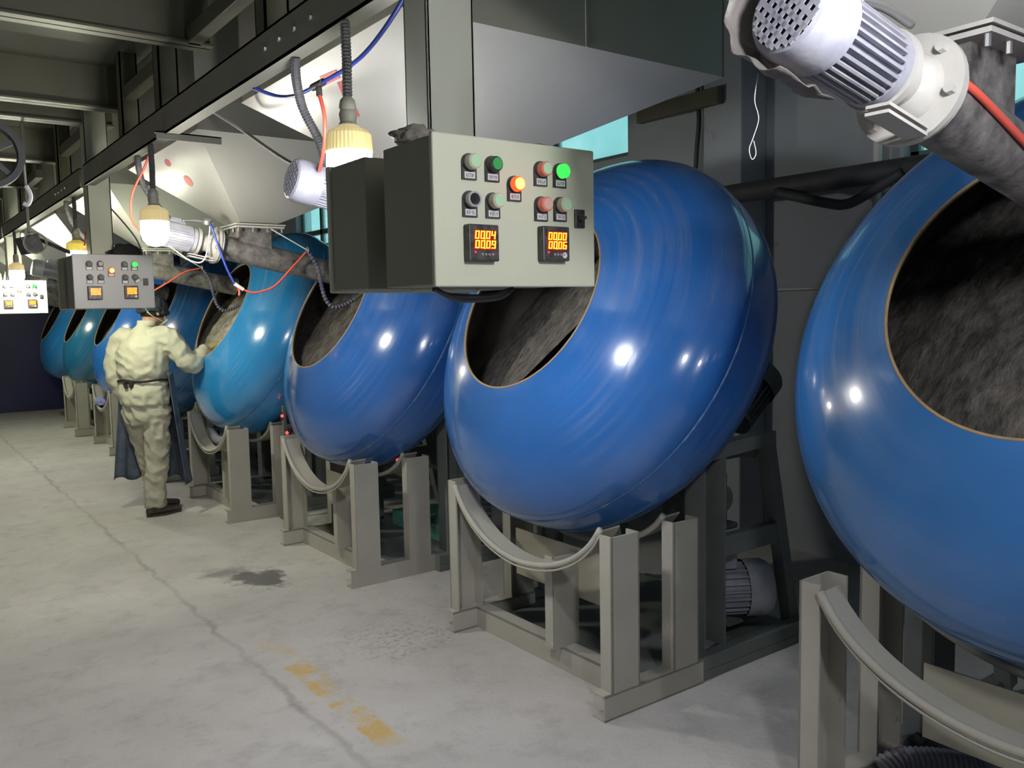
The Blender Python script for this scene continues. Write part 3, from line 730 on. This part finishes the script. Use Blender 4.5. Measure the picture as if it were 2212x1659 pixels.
make_box('control_box', 'dark grey control box with lit buttons in front of the worker\'s head', .95, 5.545, 1.60, caps=CAPS2, disp=[('00.02', '00.06'), ('00.00', '00.06')], paint='box_grey', group='control boxes facing the camera', tilt=(8, -.6))
make_box('control_box', 'glaring white lit control box at the left picture edge', .95, 9.545, 1.60, caps=CAPS2, disp=[('00.00', '00.06'), ('00.00', '00.06')], group='control boxes facing the camera', tilt=(8, -.6))
for y, lb in ((2.067, 'dark back of the control box mounted behind the large control box'), (6.067, 'dark control box mounted behind the second control box'), (10.067, 'dark control box mounted behind the far white control box')):
    make_box('control_box', lb, .95, y, 1.60, flip=True, simple=True, depth=.205, group='control boxes facing away')
for y, lb in ((1.86, 'nearest'), (5.86, 'second'), (9.86, 'far')):
    MB().box(1.02, 1.33, y-.085, y-.062, 1.66, 1.70).box(1.02, 1.33, y-.085, y-.062, 1.82, 1.86).obj('box_bracket', 'dark_beam', kind='structure')
# cable bundle under the large box, rags on top of the boxes
def lump(name, mat, label, cat, c, r, seed):
    bm = bmesh.new(); bmesh.ops.create_icosphere(bm, subdivisions=4, radius=1)
    for v in bm.verts:
        n = v.co.copy(); d = 1+.32*noise.noise(n*1.6+Vector((seed, 0, 0)))+.16*noise.noise(n*4+Vector((0, seed, 0)))
        v.co = Vector((n.x*r[0], n.y*r[1], max(-.55, n.z)*r[2]))*d
    me = bpy.data.meshes.new(name); bm.to_mesh(me); bm.free(); me.materials.append(MATS[mat])
    o = mk(name, me, None, 4); o.location = c; return tag(o, label, cat)
lump('work_glove', 'rag_grey', 'crumpled grey work glove on top of the large control box', 'glove', (1.0, 1.70, 1.936), (.055, .05, .026), 3)
lump('rag', 'rag_black', 'crumpled black rag on top of the second control box', 'rag', (1.27, 5.66, 1.945), (.085, .06, .045), 8)
lump('rag', 'rag_grey', 'small dusty rag on top of the large control box, beside the column', 'rag', (1.30, 1.64, 1.928), (.05, .04, .012), 5)
m = MB(); m.tube([(1.02, 1.66, 1.60), (1.05, 1.64, 1.578), (1.12, 1.66, 1.572), (1.2, 1.66, 1.578), (1.25, 1.68, 1.60)], .005, 8)
tag(m.obj('cable_bundle', 'rubber_hose', smooth=4), 'grey cable looping under the large control box', 'cable')
m = MB(); m.tube([(1.04, 1.70, 1.60), (1.1, 1.72, 1.585), (1.2, 1.72, 1.583), (1.28, 1.72, 1.60)], .006, 8)
tag(m.obj('cable_bundle', 'rubber_hose', smooth=4), 'thick grey cable under the large control box, behind the looping one', 'cable')

# ------------------------------------------------------------------ hoses, cables, spray arms
def hose(name, mat, label, cat, pts, r, n=8, ribs=0, sub=6):
    return tag(MB().tube(pts, (lambda i: r if i % 2 else r*.82) if ribs else r, n, sub=sub, ribs=ribs).obj(name, mat, smooth=(.5 if ribs else 4)), label, cat)
YF0 = YC(0)-.065; YF1 = YC(1)-.065
hose('flexible_conduit', 'rubber_hose', 'ribbed dark conduit curving from the beam behind the nearest lamp', 'conduit', [(1.12, 2.62, 2.352), (1.135, 2.66, 2.30), (1.18, 2.72, 2.22), (1.24, 2.74, 2.13), (1.31, 2.84, 2.07)], .0165, ribs=90)
hose('flexible_conduit', 'rubber_hose', 'ribbed dark conduit curving from the beam beside the second lamp', 'conduit', [(1.12, 4.62, 2.352), (1.13, 4.66, 2.30), (1.17, 4.74, 2.22), (1.24, 4.78, 2.13), (1.31, 4.84, 2.07)], .0165, ribs=90)
hose('flexible_conduit', 'rubber_hose', 'ribbed dark conduit hanging behind the yellow lamp', 'conduit', [(1.12, 6.62, 2.352), (1.13, 6.66, 2.30), (1.17, 6.74, 2.22), (1.24, 6.78, 2.13), (1.31, 6.84, 2.07)], .0165, ribs=60)
hose('air_hose', 'blue_tube', 'blue air hose slanting down from the top beside the nearest column', 'hose', [(1.19, 1.95, 2.46), (1.2, 2.082, 2.383), (1.2, 2.246, 2.316), (1.2, 2.396, 2.287), (1.2, 2.62, 2.281)], .0065)
hose('air_hose', 'blue_tube', 'blue air hose running on from the tee fitting towards the beam', 'hose', [(1.2, 2.66, 2.281), (1.2, 2.815, 2.285), (1.2, 2.978, 2.314), (1.14, 3.05, 2.35)], .0065)
m = MB(); m.cyl((1.2, 2.60, 2.281), (1.2, 2.68, 2.281), .012, n=12); m.cyl((1.2, 2.635, 2.281), (1.2, 2.632, 2.245), .010, n=12)
tag(m.obj('tee_fitting', 'black_plastic', smooth=SM), 'black tee fitting joining the blue and red air hoses', 'fitting')
hose('air_hose', 'red_tube', 'red air hose dropping from the tee fitting to the feeder motor', 'hose', [(1.2, 2.632, 2.25), (1.2, 2.60, 2.175), (1.21, 2.63, 2.091), (1.24, 2.74, 2.03), (1.27, 2.80, 2.055)], .0065)
hose('air_hose', 'red_tube', 'thin red air hose hanging beside the second lamp', 'hose', [(1.13, 4.42, 2.35), (1.12, 4.50, 2.28), (1.08, 4.62, 2.15), (1.10, 4.70, 2.02), (1.2, 4.75, 1.97)], .0055)
hose('air_hose', 'red_tube', 'short red air hose above the yellow lamp by the second column', 'hose', [(1.25, 6.45, 2.25), (1.2, 6.40, 2.15), (1.16, 6.30, 2.02)], .0055)
hose('power_cable', 'grey_wire', 'pair of thin grey cables sagging from the beam to the feeder motor', 'cable', [(1.13, 3.5, 2.36), (1.3, 3.64, 2.327), (1.3, 3.343, 2.20), (1.3, 3.14, 2.119), (1.30, 2.93, 2.05)], .007)
hose('power_cable', 'grey_wire', 'thin grey cable sagging towards the second control box', 'cable', [(1.25, 5.95, 2.25), (1.28, 5.7, 2.12), (1.32, 5.6, 2.02), (1.36, 5.62, 1.93)], .005)
def spray(k, txt, full):
    y = YC(k)
    t = thing('spray_arm', 'segmented grey spray hose hanging into ' + txt, 'spray hose', (0, y, 0))
    q = -.175
    MB().tube([(1.85, q+.02, 2.03), (2.055, q, 1.915)], .0035, 6, sub=0).obj('stay_wire', 'white_wire', t)
    rs = [Vector((2.055, q, 1.913))+Vector((0, math.cos(a), math.sin(a)))*.017 for a in [2*PI*j/20 for j in range(21)]]
    MB().tube(rs, .0035, 6, sub=0).obj('ring', 'steel', t, smooth=4)
    pts = [(2.055, q, 1.913), (2.111, q, 1.824), (2.131, q, 1.729), (2.156, q, 1.634), (2.204, q, 1.585), (2.28, q, 1.597), (2.35, q, 1.633)]
    MB().tube(pts, lambda i: (.0085, .0145, .0125)[i % 3], 10, ribs=75).obj('segmented_hose', 'locline', t, smooth=.6)
    MB().cyl((2.34, q, 1.625), (2.40, q, 1.665), .016, .009, n=12).obj('nozzle', 'steel', t, smooth=SM)
    if full:
        MB().tube([(1.505, q, 2.04), (1.548, q, 1.903), (1.581, q, 1.803), (1.62, q, 1.72)], .0062, 8).obj('blue_tube', 'blue_tube', t, smooth=4)
        MB().cyl((1.62, q, 1.72), (1.668, q, 1.688), .0105, n=10).obj('coupler', 'white_wire', t, smooth=SM)
        MB().tube([(1.668, q, 1.688), (1.731, q, 1.671), (1.84, q, 1.702), (1.94, q, 1.795), (2.05, q, 1.908)], .0062, 8).obj('red_tube', 'red_tube', t, smooth=4)
        MB().tube([(1.64, q, 1.70), (1.645, q, 1.675), (1.642, q, 1.655)], .006, 8).obj('tag_end', 'red_tube', t, smooth=4)
        MB().tube([(1.30, q+.09, 1.93), (1.40, q+.04, 1.845), (1.47, q+.03, 1.85), (1.50, q+.02, 1.98), (1.50, q, 2.03)], .004, 6).obj('white_cable', 'white_wire', t, smooth=4)
        MB().lathe([(-.01, .024), (.012, .026), (.02, .018)], (1.487, q, 2.05), (0, -.3, 1), 16).obj('valve_knob', 'steel', t, smooth=SM)
    else:
        MB().tube([(1.45, q-.1, 1.66), (1.62, q, 1.70), (1.8, q, 1.80), (1.93, q, 1.88), (2.05, q, 1.91)], .0062, 8).obj('red_tube', 'red_tube', t, smooth=4)
    return t
spray(1, 'the third pan, left of the large control box', True)
spray(2, 'the sky blue pan beside the worker', False)
hose('corrugated_hose', 'grey_hose', 'grey corrugated hose lying in the guard stand sling right of the worker', 'hose', [(2.21, 7.22, .60), (2.2, 7.1, .545), (2.2, 6.96, .535), (2.22, 6.85, .56)], .035, n=16, ribs=36)
hose('corrugated_hose', 'grey_hose', 'grey corrugated hose on the floor at the bottom right corner', 'hose', [(2.46, 1.40, .075), (2.52, 1.375, .095), (2.62, 1.30, .09), (2.75, 1.2, .055)], .05, n=18, ribs=44)
lump('cloth_bundle', 'purple_cloth', 'small purple cloth bundle lying in the far guard stand sling', 'cloth', (2.12, 11.1, .545), (.06, .20, .06), 11)
tag(MB().cyl((2.72, 5.93, .0), (2.72, 5.93, 1.0), .05, n=20).lathe([(0, .07), (.02, .07)], (2.72, 5.93, 0)).obj('blue_pipe', 'pipe_blue', smooth=SM), 'upright blue pipe behind the third guard stand', 'pipe')
tag(MB().box(2.88, 3.3, 4.72, 5.36, .04, .15).obj('teal_base', 'teal_base', bevel=.008), 'teal painted base block behind the third guard stand', 'base block')
def beacon(x, y, z, lb):
    t = thing('signal_box', lb, 'signal box', (x, y, z))
    MB().box(0, .07, 0, .09, -.11, .05).obj('case', 'cream_panel', t, bevel=.004)
    MB().lathe([(0, .013), (.012, .012), (.018, .006)], (.0, .045, 0), (-.7, -.7, 0), 14).obj('signal_light', 'led_red', t, smooth=4)
beacon(2.70, 4.87, .585, 'small cream box with a red light behind the third guard stand')
t = thing('signal_post', 'slim upright post with two small red lights between the third and fourth pans', 'signal post', (2.44, 6.19, 0))
MB().box(-.012, .012, -.012, .012, 0, .86).obj('pole', 'drive_frame', t); MB().box(-.05, .05, -.05, .05, 0, .01).obj('foot', 'drive_frame', t)
for zz, yy in ((.785, .02), (.665, -.06)):
    c = MB().box(-.012, .02, yy-.03, yy+.03, zz-.035, zz+.03).obj('light_case', 'black_plastic', t, bevel=.003)
    MB().lathe([(0, .012), (.010, .011), (.016, .006)], (-.012, yy-.02, zz), (-.7, -.7, 0), 14).obj('signal_light', 'led_red', c, smooth=4)

# wall services
hose('wall_pipe', 'rubber_hose', 'thick dark pipe running along the wall behind the pans', 'pipe', [(4.27, -.5, 2.226), (4.27, 2.3, 2.226), (4.27, 5, 2.226), (4.27, 9, 2.226)], .058, n=14)
hose('drooping_cable', 'rubber_hose', 'dark cable sagging under the wall pipe', 'cable', [(4.2, 3.1, 2.19), (4.2, 2.8, 2.10), (4.2, 2.65, 2.075), (4.2, 2.5, 2.13), (4.2, 2.35, 2.20)], .028)
hose('conduit_pipe', 'white_wire', 'pale vertical conduit on the wall beside the nearest window', 'conduit', [(4.5, 2.66, 1.9), (4.5, 2.66, 2.4), (4.5, 2.66, 3.4)], .024)
hose('conduit_pipe', 'white_wire', 'thin pale horizontal conduit on the wall between the two nearest pans', 'conduit', [(4.57, 2.6, 1.642), (4.57, 3.46, 1.642)], .008)
hose('wall_cable', 'rubber_hose', 'thick black cable hanging down the wall behind the second pan', 'cable', [(4.55, 4.0, 3.1), (4.55, 3.98, 2.8), (4.55, 4.0, 2.6), (4.55, 4.02, 2.3)], .016)
hose('wall_cable', 'rubber_hose', 'thin black cable hanging down the wall beside the thick one', 'cable', [(4.56, 3.9, 3.1), (4.56, 3.91, 2.7), (4.56, 3.9, 2.3)], .009)
tag(MB().box(4.28, 4.34, 3.6, 4.3, 2.80, 2.90).obj('wall_bar', 'dark_beam', bevel=.004), 'dark horizontal steel bar on the wall below the large hopper', 'bar')
hose('loose_string', 'white_wire', 'thin white string with a loop hanging from the nearest feeder motor', 'string', [(1.17, .90, 1.92), (1.168, .905, 1.88), (1.172, .90, 1.85), (1.165, .905, 1.82), (1.155, .905, 1.80), (1.162, .905, 1.785), (1.172, .905, 1.795), (1.166, .905, 1.815)], .0008, n=6)

# chain hoist at the left edge
t = thing('chain_hoist', 'dark chain hoist wheel with hook at the upper left picture edge', 'hoist', (.40, 4.0, 2.2))
rs = []
for j in range(48):
    a = 2*PI*j/48; u = Vector((math.cos(a), 0, math.sin(a)))
    rs.append([u*(r)+Vector((0, yy, 0)) for r, yy in ((.135, -.03), (.137, 0), (.135, .03), (.112, .03), (.108, 0), (.112, -.03))])
MB().rings(rs, closed=True).obj('wheel_rim', 'rubber_hose', t, smooth=SM)
m = MB()
for j in range(5): a = 2*PI*j/5+.5; m.bar((0, 0, 0), (.115*math.cos(a), 0, .115*math.sin(a)), .02, .016, (0, 1, 0))
m.obj('spokes', 'motor_dark', t); MB().cyl((0, -.05, 0), (0, .05, 0), .035, n=20).obj('hub', 'motor_dark', t, smooth=SM)
MB().box(-.02, .02, -.05, .05, .03, .52).obj('hanger', 'dark_beam', t)
MB().tube([(.132, 0, -.03), (.134, 0, -.12)], .004, 6, sub=0).obj('chain', 'steel', t)
MB().tube([(.134, 0, -.115), (.145, 0, -.14), (.147, 0, -.165), (.135, 0, -.19), (.12, 0, -.185)], .009, 8).obj('hook', 'label_white', t, smooth=4)
t = thing('black_device', 'black box shaped device with a coiled cable near the far white control box', 'device', (.80, 6.0, 2.0))
MB().obox((0, 0, 0), (.05, .01, .015), (-.01, .06, 0), (-.016, 0, .05)).obj('case', 'black_plastic', t, bevel=.006)
MB().tube([Vector((.02, -.07, .005))+Vector((math.cos(a), 0, math.sin(a)))*.062 for a in [2*PI*j/24 for j in range(25)]], .006, 8, sub=0).obj('coiled_cable', 'grey_wire', t, smooth=4)
MB().bar((.03, .05, .05), (.20, -.1, -.05), .02, .02).obj('arm', 'black_plastic', t)
MB().bar((.0, .0, .05), (.0, .0, .72), .015, .015, (1, 0, 0)).obj('hanger', 'dark_beam', t)

# ------------------------------------------------------------------ the worker
PB = Vector((1.66, 7.03, 0)); HD = math.radians(48)
pf = Vector((math.sin(HD), math.cos(HD), 0)); pr_ = Vector((math.cos(HD), -math.sin(HD), 0))
def L(r, f, z): return pr_*r+pf*f+Z*z
def ring(c, rx, ry, ax, ay, n=20): return [c+ax*(rx*math.cos(2*PI*j/n))+ay*(ry*math.sin(2*PI*j/n)) for j in range(n)]
def torso(mb, secs):
    """secs: (r, f, z, half width, half depth)"""
    mb.rings([ring(L(r, f, z), w, d, pr_, pf) for r, f, z, w, d in secs]); return mb
def limb(mb, pts, rads, sub=4, n=14):
    P = spline(pts, sub); R = []
    for i in range(len(P)):
        u = i/sub; a = min(int(u), len(rads)-2); R.append(rads[a]+(rads[a+1]-rads[a])*(u-a))
    return mb.tube(P, lambda i: R[i], n, sub=0)
def solid(name, mb, mat, parent, vox=.012, smooth=6, wr=0., wscale=.06, stretch=(1, 1, 1), seed=0):
    o = mb.obj(name, mat, parent)
    md = o.modifiers.new('r', 'REMESH'); md.mode = 'VOXEL'; md.voxel_size = vox
    if smooth: s = o.modifiers.new('s', 'SMOOTH'); s.iterations = smooth; s.factor = .6
    dg = bpy.context.evaluated_depsgraph_get(); me = bpy.data.meshes.new_from_object(o.evaluated_get(dg)); o.modifiers.clear()
    if wr:
        me.calc_loop_triangles()
        ns = [v.normal.copy() for v in me.vertices]
        for v, n in zip(me.vertices, ns):
            c = v.co; q = Vector((c.x*1.1+c.z*stretch[0], c.y*1.1-c.z*stretch[1], c.z*stretch[2]-c.x*.6))/wscale+Vector((seed, 0, 0))
            d = 1-abs(noise.noise(q))*2.2; v.co += n*(d*wr*.6+noise.noise(q*2.3)*wr*.35)
    me.shade_smooth(); me.materials.clear(); me.materials.append(MATS[mat]); o.data = me
    return o
person = thing('person', 'worker in cream jacket and trousers with dark apron and cap, reaching into the pan', 'person', PB)
# body: torso, legs, arms, neck, head and hands grown as one continuous surface
RH = L(.375, .315, 1.29); RE = L(.325, .115, 1.175); RS = L(.19, .03, 1.375)
LH = L(-.215, .06, .885); LE = L(-.232, -.03, 1.13); LS = L(-.175, .01, 1.365)
RF, LF = Vector((.02, -.07, 0)), Vector((.08, .19, 0))     # ankles (world offsets)
fdir = Vector((.97, .22, 0)).normalized()
HC_ = L(.03, .115, 1.585)                                  # head centre
hf = (pf*.93+pr_*.35+Z*-.12).normalized(); hr = hf.cross(Z).normalized(); hu = hr.cross(hf)
b = MB()
torso(b, [(0, 0, .84, .13, .09), (0, 0, .95, .15, .105), (0, 0, 1.06, .135, .10), (0, .01, 1.2, .15, .11), (0, .02, 1.33, .165, .105), (0, .03, 1.40, .13, .085), (.01, .05, 1.45, .06, .06)])
limb(b, [L(0, .045, 1.42), L(.01, .07, 1.48), HC_-hu*.03], [.062, .056, .055])
limb(b, [RS, RE, RH], [.055, .042, .03]); limb(b, [LS, LE, LH], [.055, .042, .03])
limb(b, [L(.09, 0, .88), RF*.5+L(.045, .02, .50), RF+Z*.08], [.085, .06, .045]); limb(b, [L(-.09, 0, .88), LF*.5+L(-.045, .03, .50), LF+Z*.08], [.085, .06, .045])
b.rings([[HC_+hu*(.112*math.cos(a))+hr*(.074*math.sin(a)*math.cos(2*PI*j/20))+hf*(.094*math.sin(a)*math.sin(2*PI*j/20)) for j in range(20)] for a in [PI*(i+.02)/12.04 for i in range(13)]])
limb(b, [HC_+hf*.07-hu*.07, HC_+hf*.085-hu*.10], [.032, .026])                         # chin
limb(b, [HC_+hf*.092+hu*.012, HC_+hf*.112-hu*.028, HC_+hf*.094-hu*.034], [.010, .015, .014])  # nose
for s in (-1, 1):
    limb(b, [HC_+hr*.074*s+hu*.025-hf*.008, HC_+hr*.083*s-hf*.014, HC_+hr*.076*s-hu*.03-hf*.004], [.010, .014, .010], n=8)     # ears
body = solid('body', b, 'skin', person, vox=.008, smooth=3)
for s in (-1, 1):
    MB().lathe([(-.008, .002), (-.006, .009), (0, .012), (.006, .009), (.008, .002)], HC_+hf*.083+hr*.032*s+hu*.012, hf, 12).obj('eye', 'eye_white', person, smooth=4)
    MB().cyl(HC_+hf*.0905+hr*.032*s+hu*.012, HC_+hf*.0925+hr*.032*s+hu*.012, .0055, n=12).obj('iris', 'hair', person)
MB().tube([HC_+hf*.089-hu*.062-hr*.022, HC_+hf*.097-hu*.060, HC_+hf*.089-hu*.062+hr*.022], .006, 8).obj('mouth', 'lip', person, smooth=4)
# hair under the cap and the cap itself
MB().rings([[HC_+hu*(.116*math.cos(a))+hr*(.079*math.sin(a)*math.cos(2*PI*j/20))+hf*(-.004+.098*math.sin(a)*min(.62, math.sin(2*PI*j/20))) for j in range(20)] for a in [PI*(i+.02)/16 for i in range(11)]]).obj('hair', 'hair', person, smooth=4)
cp = MB(); cc = HC_+hu*.012-hf*.004
cp.rings([[cc+hu*(.128*math.cos(a)-.004*math.sin(3*j+i))+hr*(.098*math.sin(a)*math.cos(2*PI*j/28))*(1+.05*math.sin(5*j))+hf*(.116*math.sin(a)*math.sin(2*PI*j/28))*(1+.04*math.sin(4*j+i)) for j in range(28)] for i, a in enumerate([PI*(i+.02)/15 for i in range(9)])])
co_ = solid('cap', cp, 'cap_cloth', person, vox=.009, smooth=3, wr=.008, wscale=.05, stretch=(0, 0, 1), seed=3)
MB().tube([cc+hr*(.098*math.cos(a))+hf*(.115*math.sin(a))-hu*(.012+.012*math.sin(a*3)) for a in [2*PI*j/28 for j in range(29)]], .016, 8, sub=0).obj('cap_band', 'cap_cloth', co_, smooth=4)
for q in range(2):
    MB().tube([cc+hr*.02*q-hf*.112+hu*.05, cc+hr*(.05+.02*q)-hf*.10-hu*.015, cc+hr*(.085)-hf*.045-hu*.06, cc+hr*.088+hf*.03-hu*.085], .0022, 6).obj('mask_strap', 'white_wire', co_, smooth=4)
MB().rings([ring(HC_+hf*(.098-.02*abs(i-2))-hu*.055+hu*.022*(i-2), .055-.008*abs(i-2), .018, hr, hf, 16) for i in range(5)]).obj('face_mask', 'label_white', person, smooth=4)
# jacket
j = MB()
torso(j, [(.0, -.005, .875, .185, .150), (.0, -.01, .95, .192, .156), (.0, -.01, 1.02, .178, .145), (.0, -.005, 1.06, .168, .136), (0, -.012, 1.12, .186, .155), (0, -.012, 1.22, .196, .158), (0, -.004, 1.32, .19, .144), (.0, .01, 1.39, .15, .112), (.005, .03, 1.435, .10, .085), (.01, .045, 1.465, .074, .072), (.012, .055, 1.50, .066, .066)])
limb(j, [L(.12, .015, 1.37), RS+pr_*.015, RE+pr_*.012-Z*.012, RE.lerp(RH, .55), RE.lerp(RH, .84)], [.09, .086, .068, .058, .048])
limb(j, [L(-.11, .01, 1.35), LS-pr_*.01, LE-pr_*.008, LE.lerp(LH, .5), LE.lerp(LH, .88)], [.09, .084, .068, .060, .052])
solid('jacket', j, 'jacket_cloth', person, vox=.010, smooth=5, wr=.019, wscale=.115, stretch=(.6, .35, 1.0), seed=1)
# collar
MB().rings([ring(L(.012, .05, 1.475+.022*i), .074-.004*i, .075-.003*i, pr_, pf, 24) for i in range(3)], caps=False).obj('collar', 'jacket_cloth', person, smooth=4).modifiers.new('t', 'SOLIDIFY').thickness = .008
# trousers
tr = MB()
torso(tr, [(0, -.005, .72, .14, .11), (0, -.005, .78, .165, .13), (0, 0, .88, .172, .138), (0, 0, .97, .16, .128)])
limb(tr, [L(.088, -.002, .84), RF*.45+L(.052, .012, .50), RF*.95+Z*.20, RF+Z*.075], [.104, .084, .074, .078])
limb(tr, [L(-.088, -.002, .84), LF*.45+L(-.045, .02, .50), LF*.95+Z*.20, LF+Z*.085], [.102, .082, .072, .076])
solid('trousers', tr, 'trouser_cloth', person, vox=.010, smooth=4, wr=.022, wscale=.10, stretch=(.6, .5, .75), seed=5)
# apron: a curved sheet in front of the body, open at the back, with a belt knotted behind
vs = []; NU, NV = 36, 24
for i in range(NV+1):
    z = 1.12-(1.12-.26)*i/NV; fl = i/NV
    for q in range(NU+1):
        a = math.radians(-86+184*q/NU); w = .22+.10*fl; d = .17+.05*fl
        k = 1+.05*fl*math.sin(q*1.25+.6)*(.3+abs(math.sin(a)))
        vs.append(L(w*math.sin(a)*k, d*math.cos(a)*k, z+(.02*math.sin(q*.7) if i == NV else 0)))
fs = [(i*(NU+1)+q, i*(NU+1)+q+1, (i+1)*(NU+1)+q+1, (i+1)*(NU+1)+q) for i in range(NV) for q in range(NU)]
ap = MB().add(vs, fs).obj('apron', 'apron_cloth', person, smooth=4); sd = ap.modifiers.new('t', 'SOLIDIFY'); sd.thickness = .004
MB().tube([L(.196*math.sin(a), -.005+.158*math.cos(a), 1.062+.006*math.sin(4*a)) for a in [2*PI*q/32 for q in range(33)]], .009, 8, sub=0).obj('apron_string', 'strap_black', person, smooth=4)
kn = L(-.02, -.168, 1.045)
MB().tube([kn+pr_*-.004+Z*.02, kn+pr_*-.03-Z*.0, kn+pr_*-.018-Z*.035], .013, 8).tube([kn+Z*.02, kn+pr_*.028, kn+pr_*.016-Z*.03], .013, 8).obj('string_knot', 'strap_black', person, smooth=4)
# gloved hands: palm, four fingers and a thumb each
def hand(name, wrist, fwd, across, down, curl, sgn):
    m = MB(); fwd, across, down = fwd.normalized(), across.normalized(), down.normalized()
    m.rings([[wrist+fwd*t+across*(w*math.cos(2*PI*q/14))+down*(.017*math.sin(2*PI*q/14)) for q in range(14)] for t, w in ((-.05, .034), (-.02, .033), (.0, .034), (.03, .042), (.06, .045), (.082, .043))])
    for i, ln in enumerate((.062, .074, .078, .070)):
        base_ = wrist+fwd*.075+across*(-.033+.022*i)*sgn*-1
        a = base_+fwd*ln*.45+down*ln*.10*curl; b2 = a+fwd*ln*.28+down*ln*.30*curl; c2 = b2+fwd*ln*.12+down*ln*.34*curl
        limb(m, [base_-fwd*.012, a, b2, c2], [.0115, .0108, .0100, .0088], n=10)
    th = wrist+across*.036*sgn+fwd*.012
    limb(m, [th, th+across*.022*sgn+fwd*.030+down*.008, th+across*.024*sgn+fwd*.058+down*.022], [.014, .0125, .010], n=10)
    return solid(name, m, 'glove_cloth', person, vox=.0045, smooth=2)
d0 = (RH-RE).normalized()
hand('right_hand', RH, d0+pr_*.1, d0.cross(Z), Z*-1+d0*.2, .9, -1)
hand('left_hand', LH, Z*-1+pf*.15, pf, pr_, .8, 1)
# shoes
for nm, A in (('right_shoe', RF), ('left_shoe', LF)):
    sh = MB(); sd_ = fdir.cross(Z)
    secs = [(-.075, .028, .045), (-.065, .036, .072), (-.02, .040, .085), (.04, .042, .075), (.10, .048, .055), (.15, .048, .046), (.185, .040, .038), (.20, .022, .03)]
    sh.rings([[A+fdir*s+sd_*(w*math.cos(2*PI*q/16))+Z*(.012+max(-.0, h*(.5+.5*math.sin(2*PI*q/16)))) for q in range(16)] for s, w, h in secs])
    s_ = solid(nm, sh, 'shoe_rubber', person, vox=.008, smooth=3)
    MB().rings([[A+fdir*(.06+.142*math.cos(2*PI*q/28))+sd_*((.050-.008*abs(math.cos(2*PI*q/28)))*math.sin(2*PI*q/28))+Z*z for q in range(28)] for z in (0, .018)]).obj('sole', 'shoe_rubber', s_, smooth=SM)
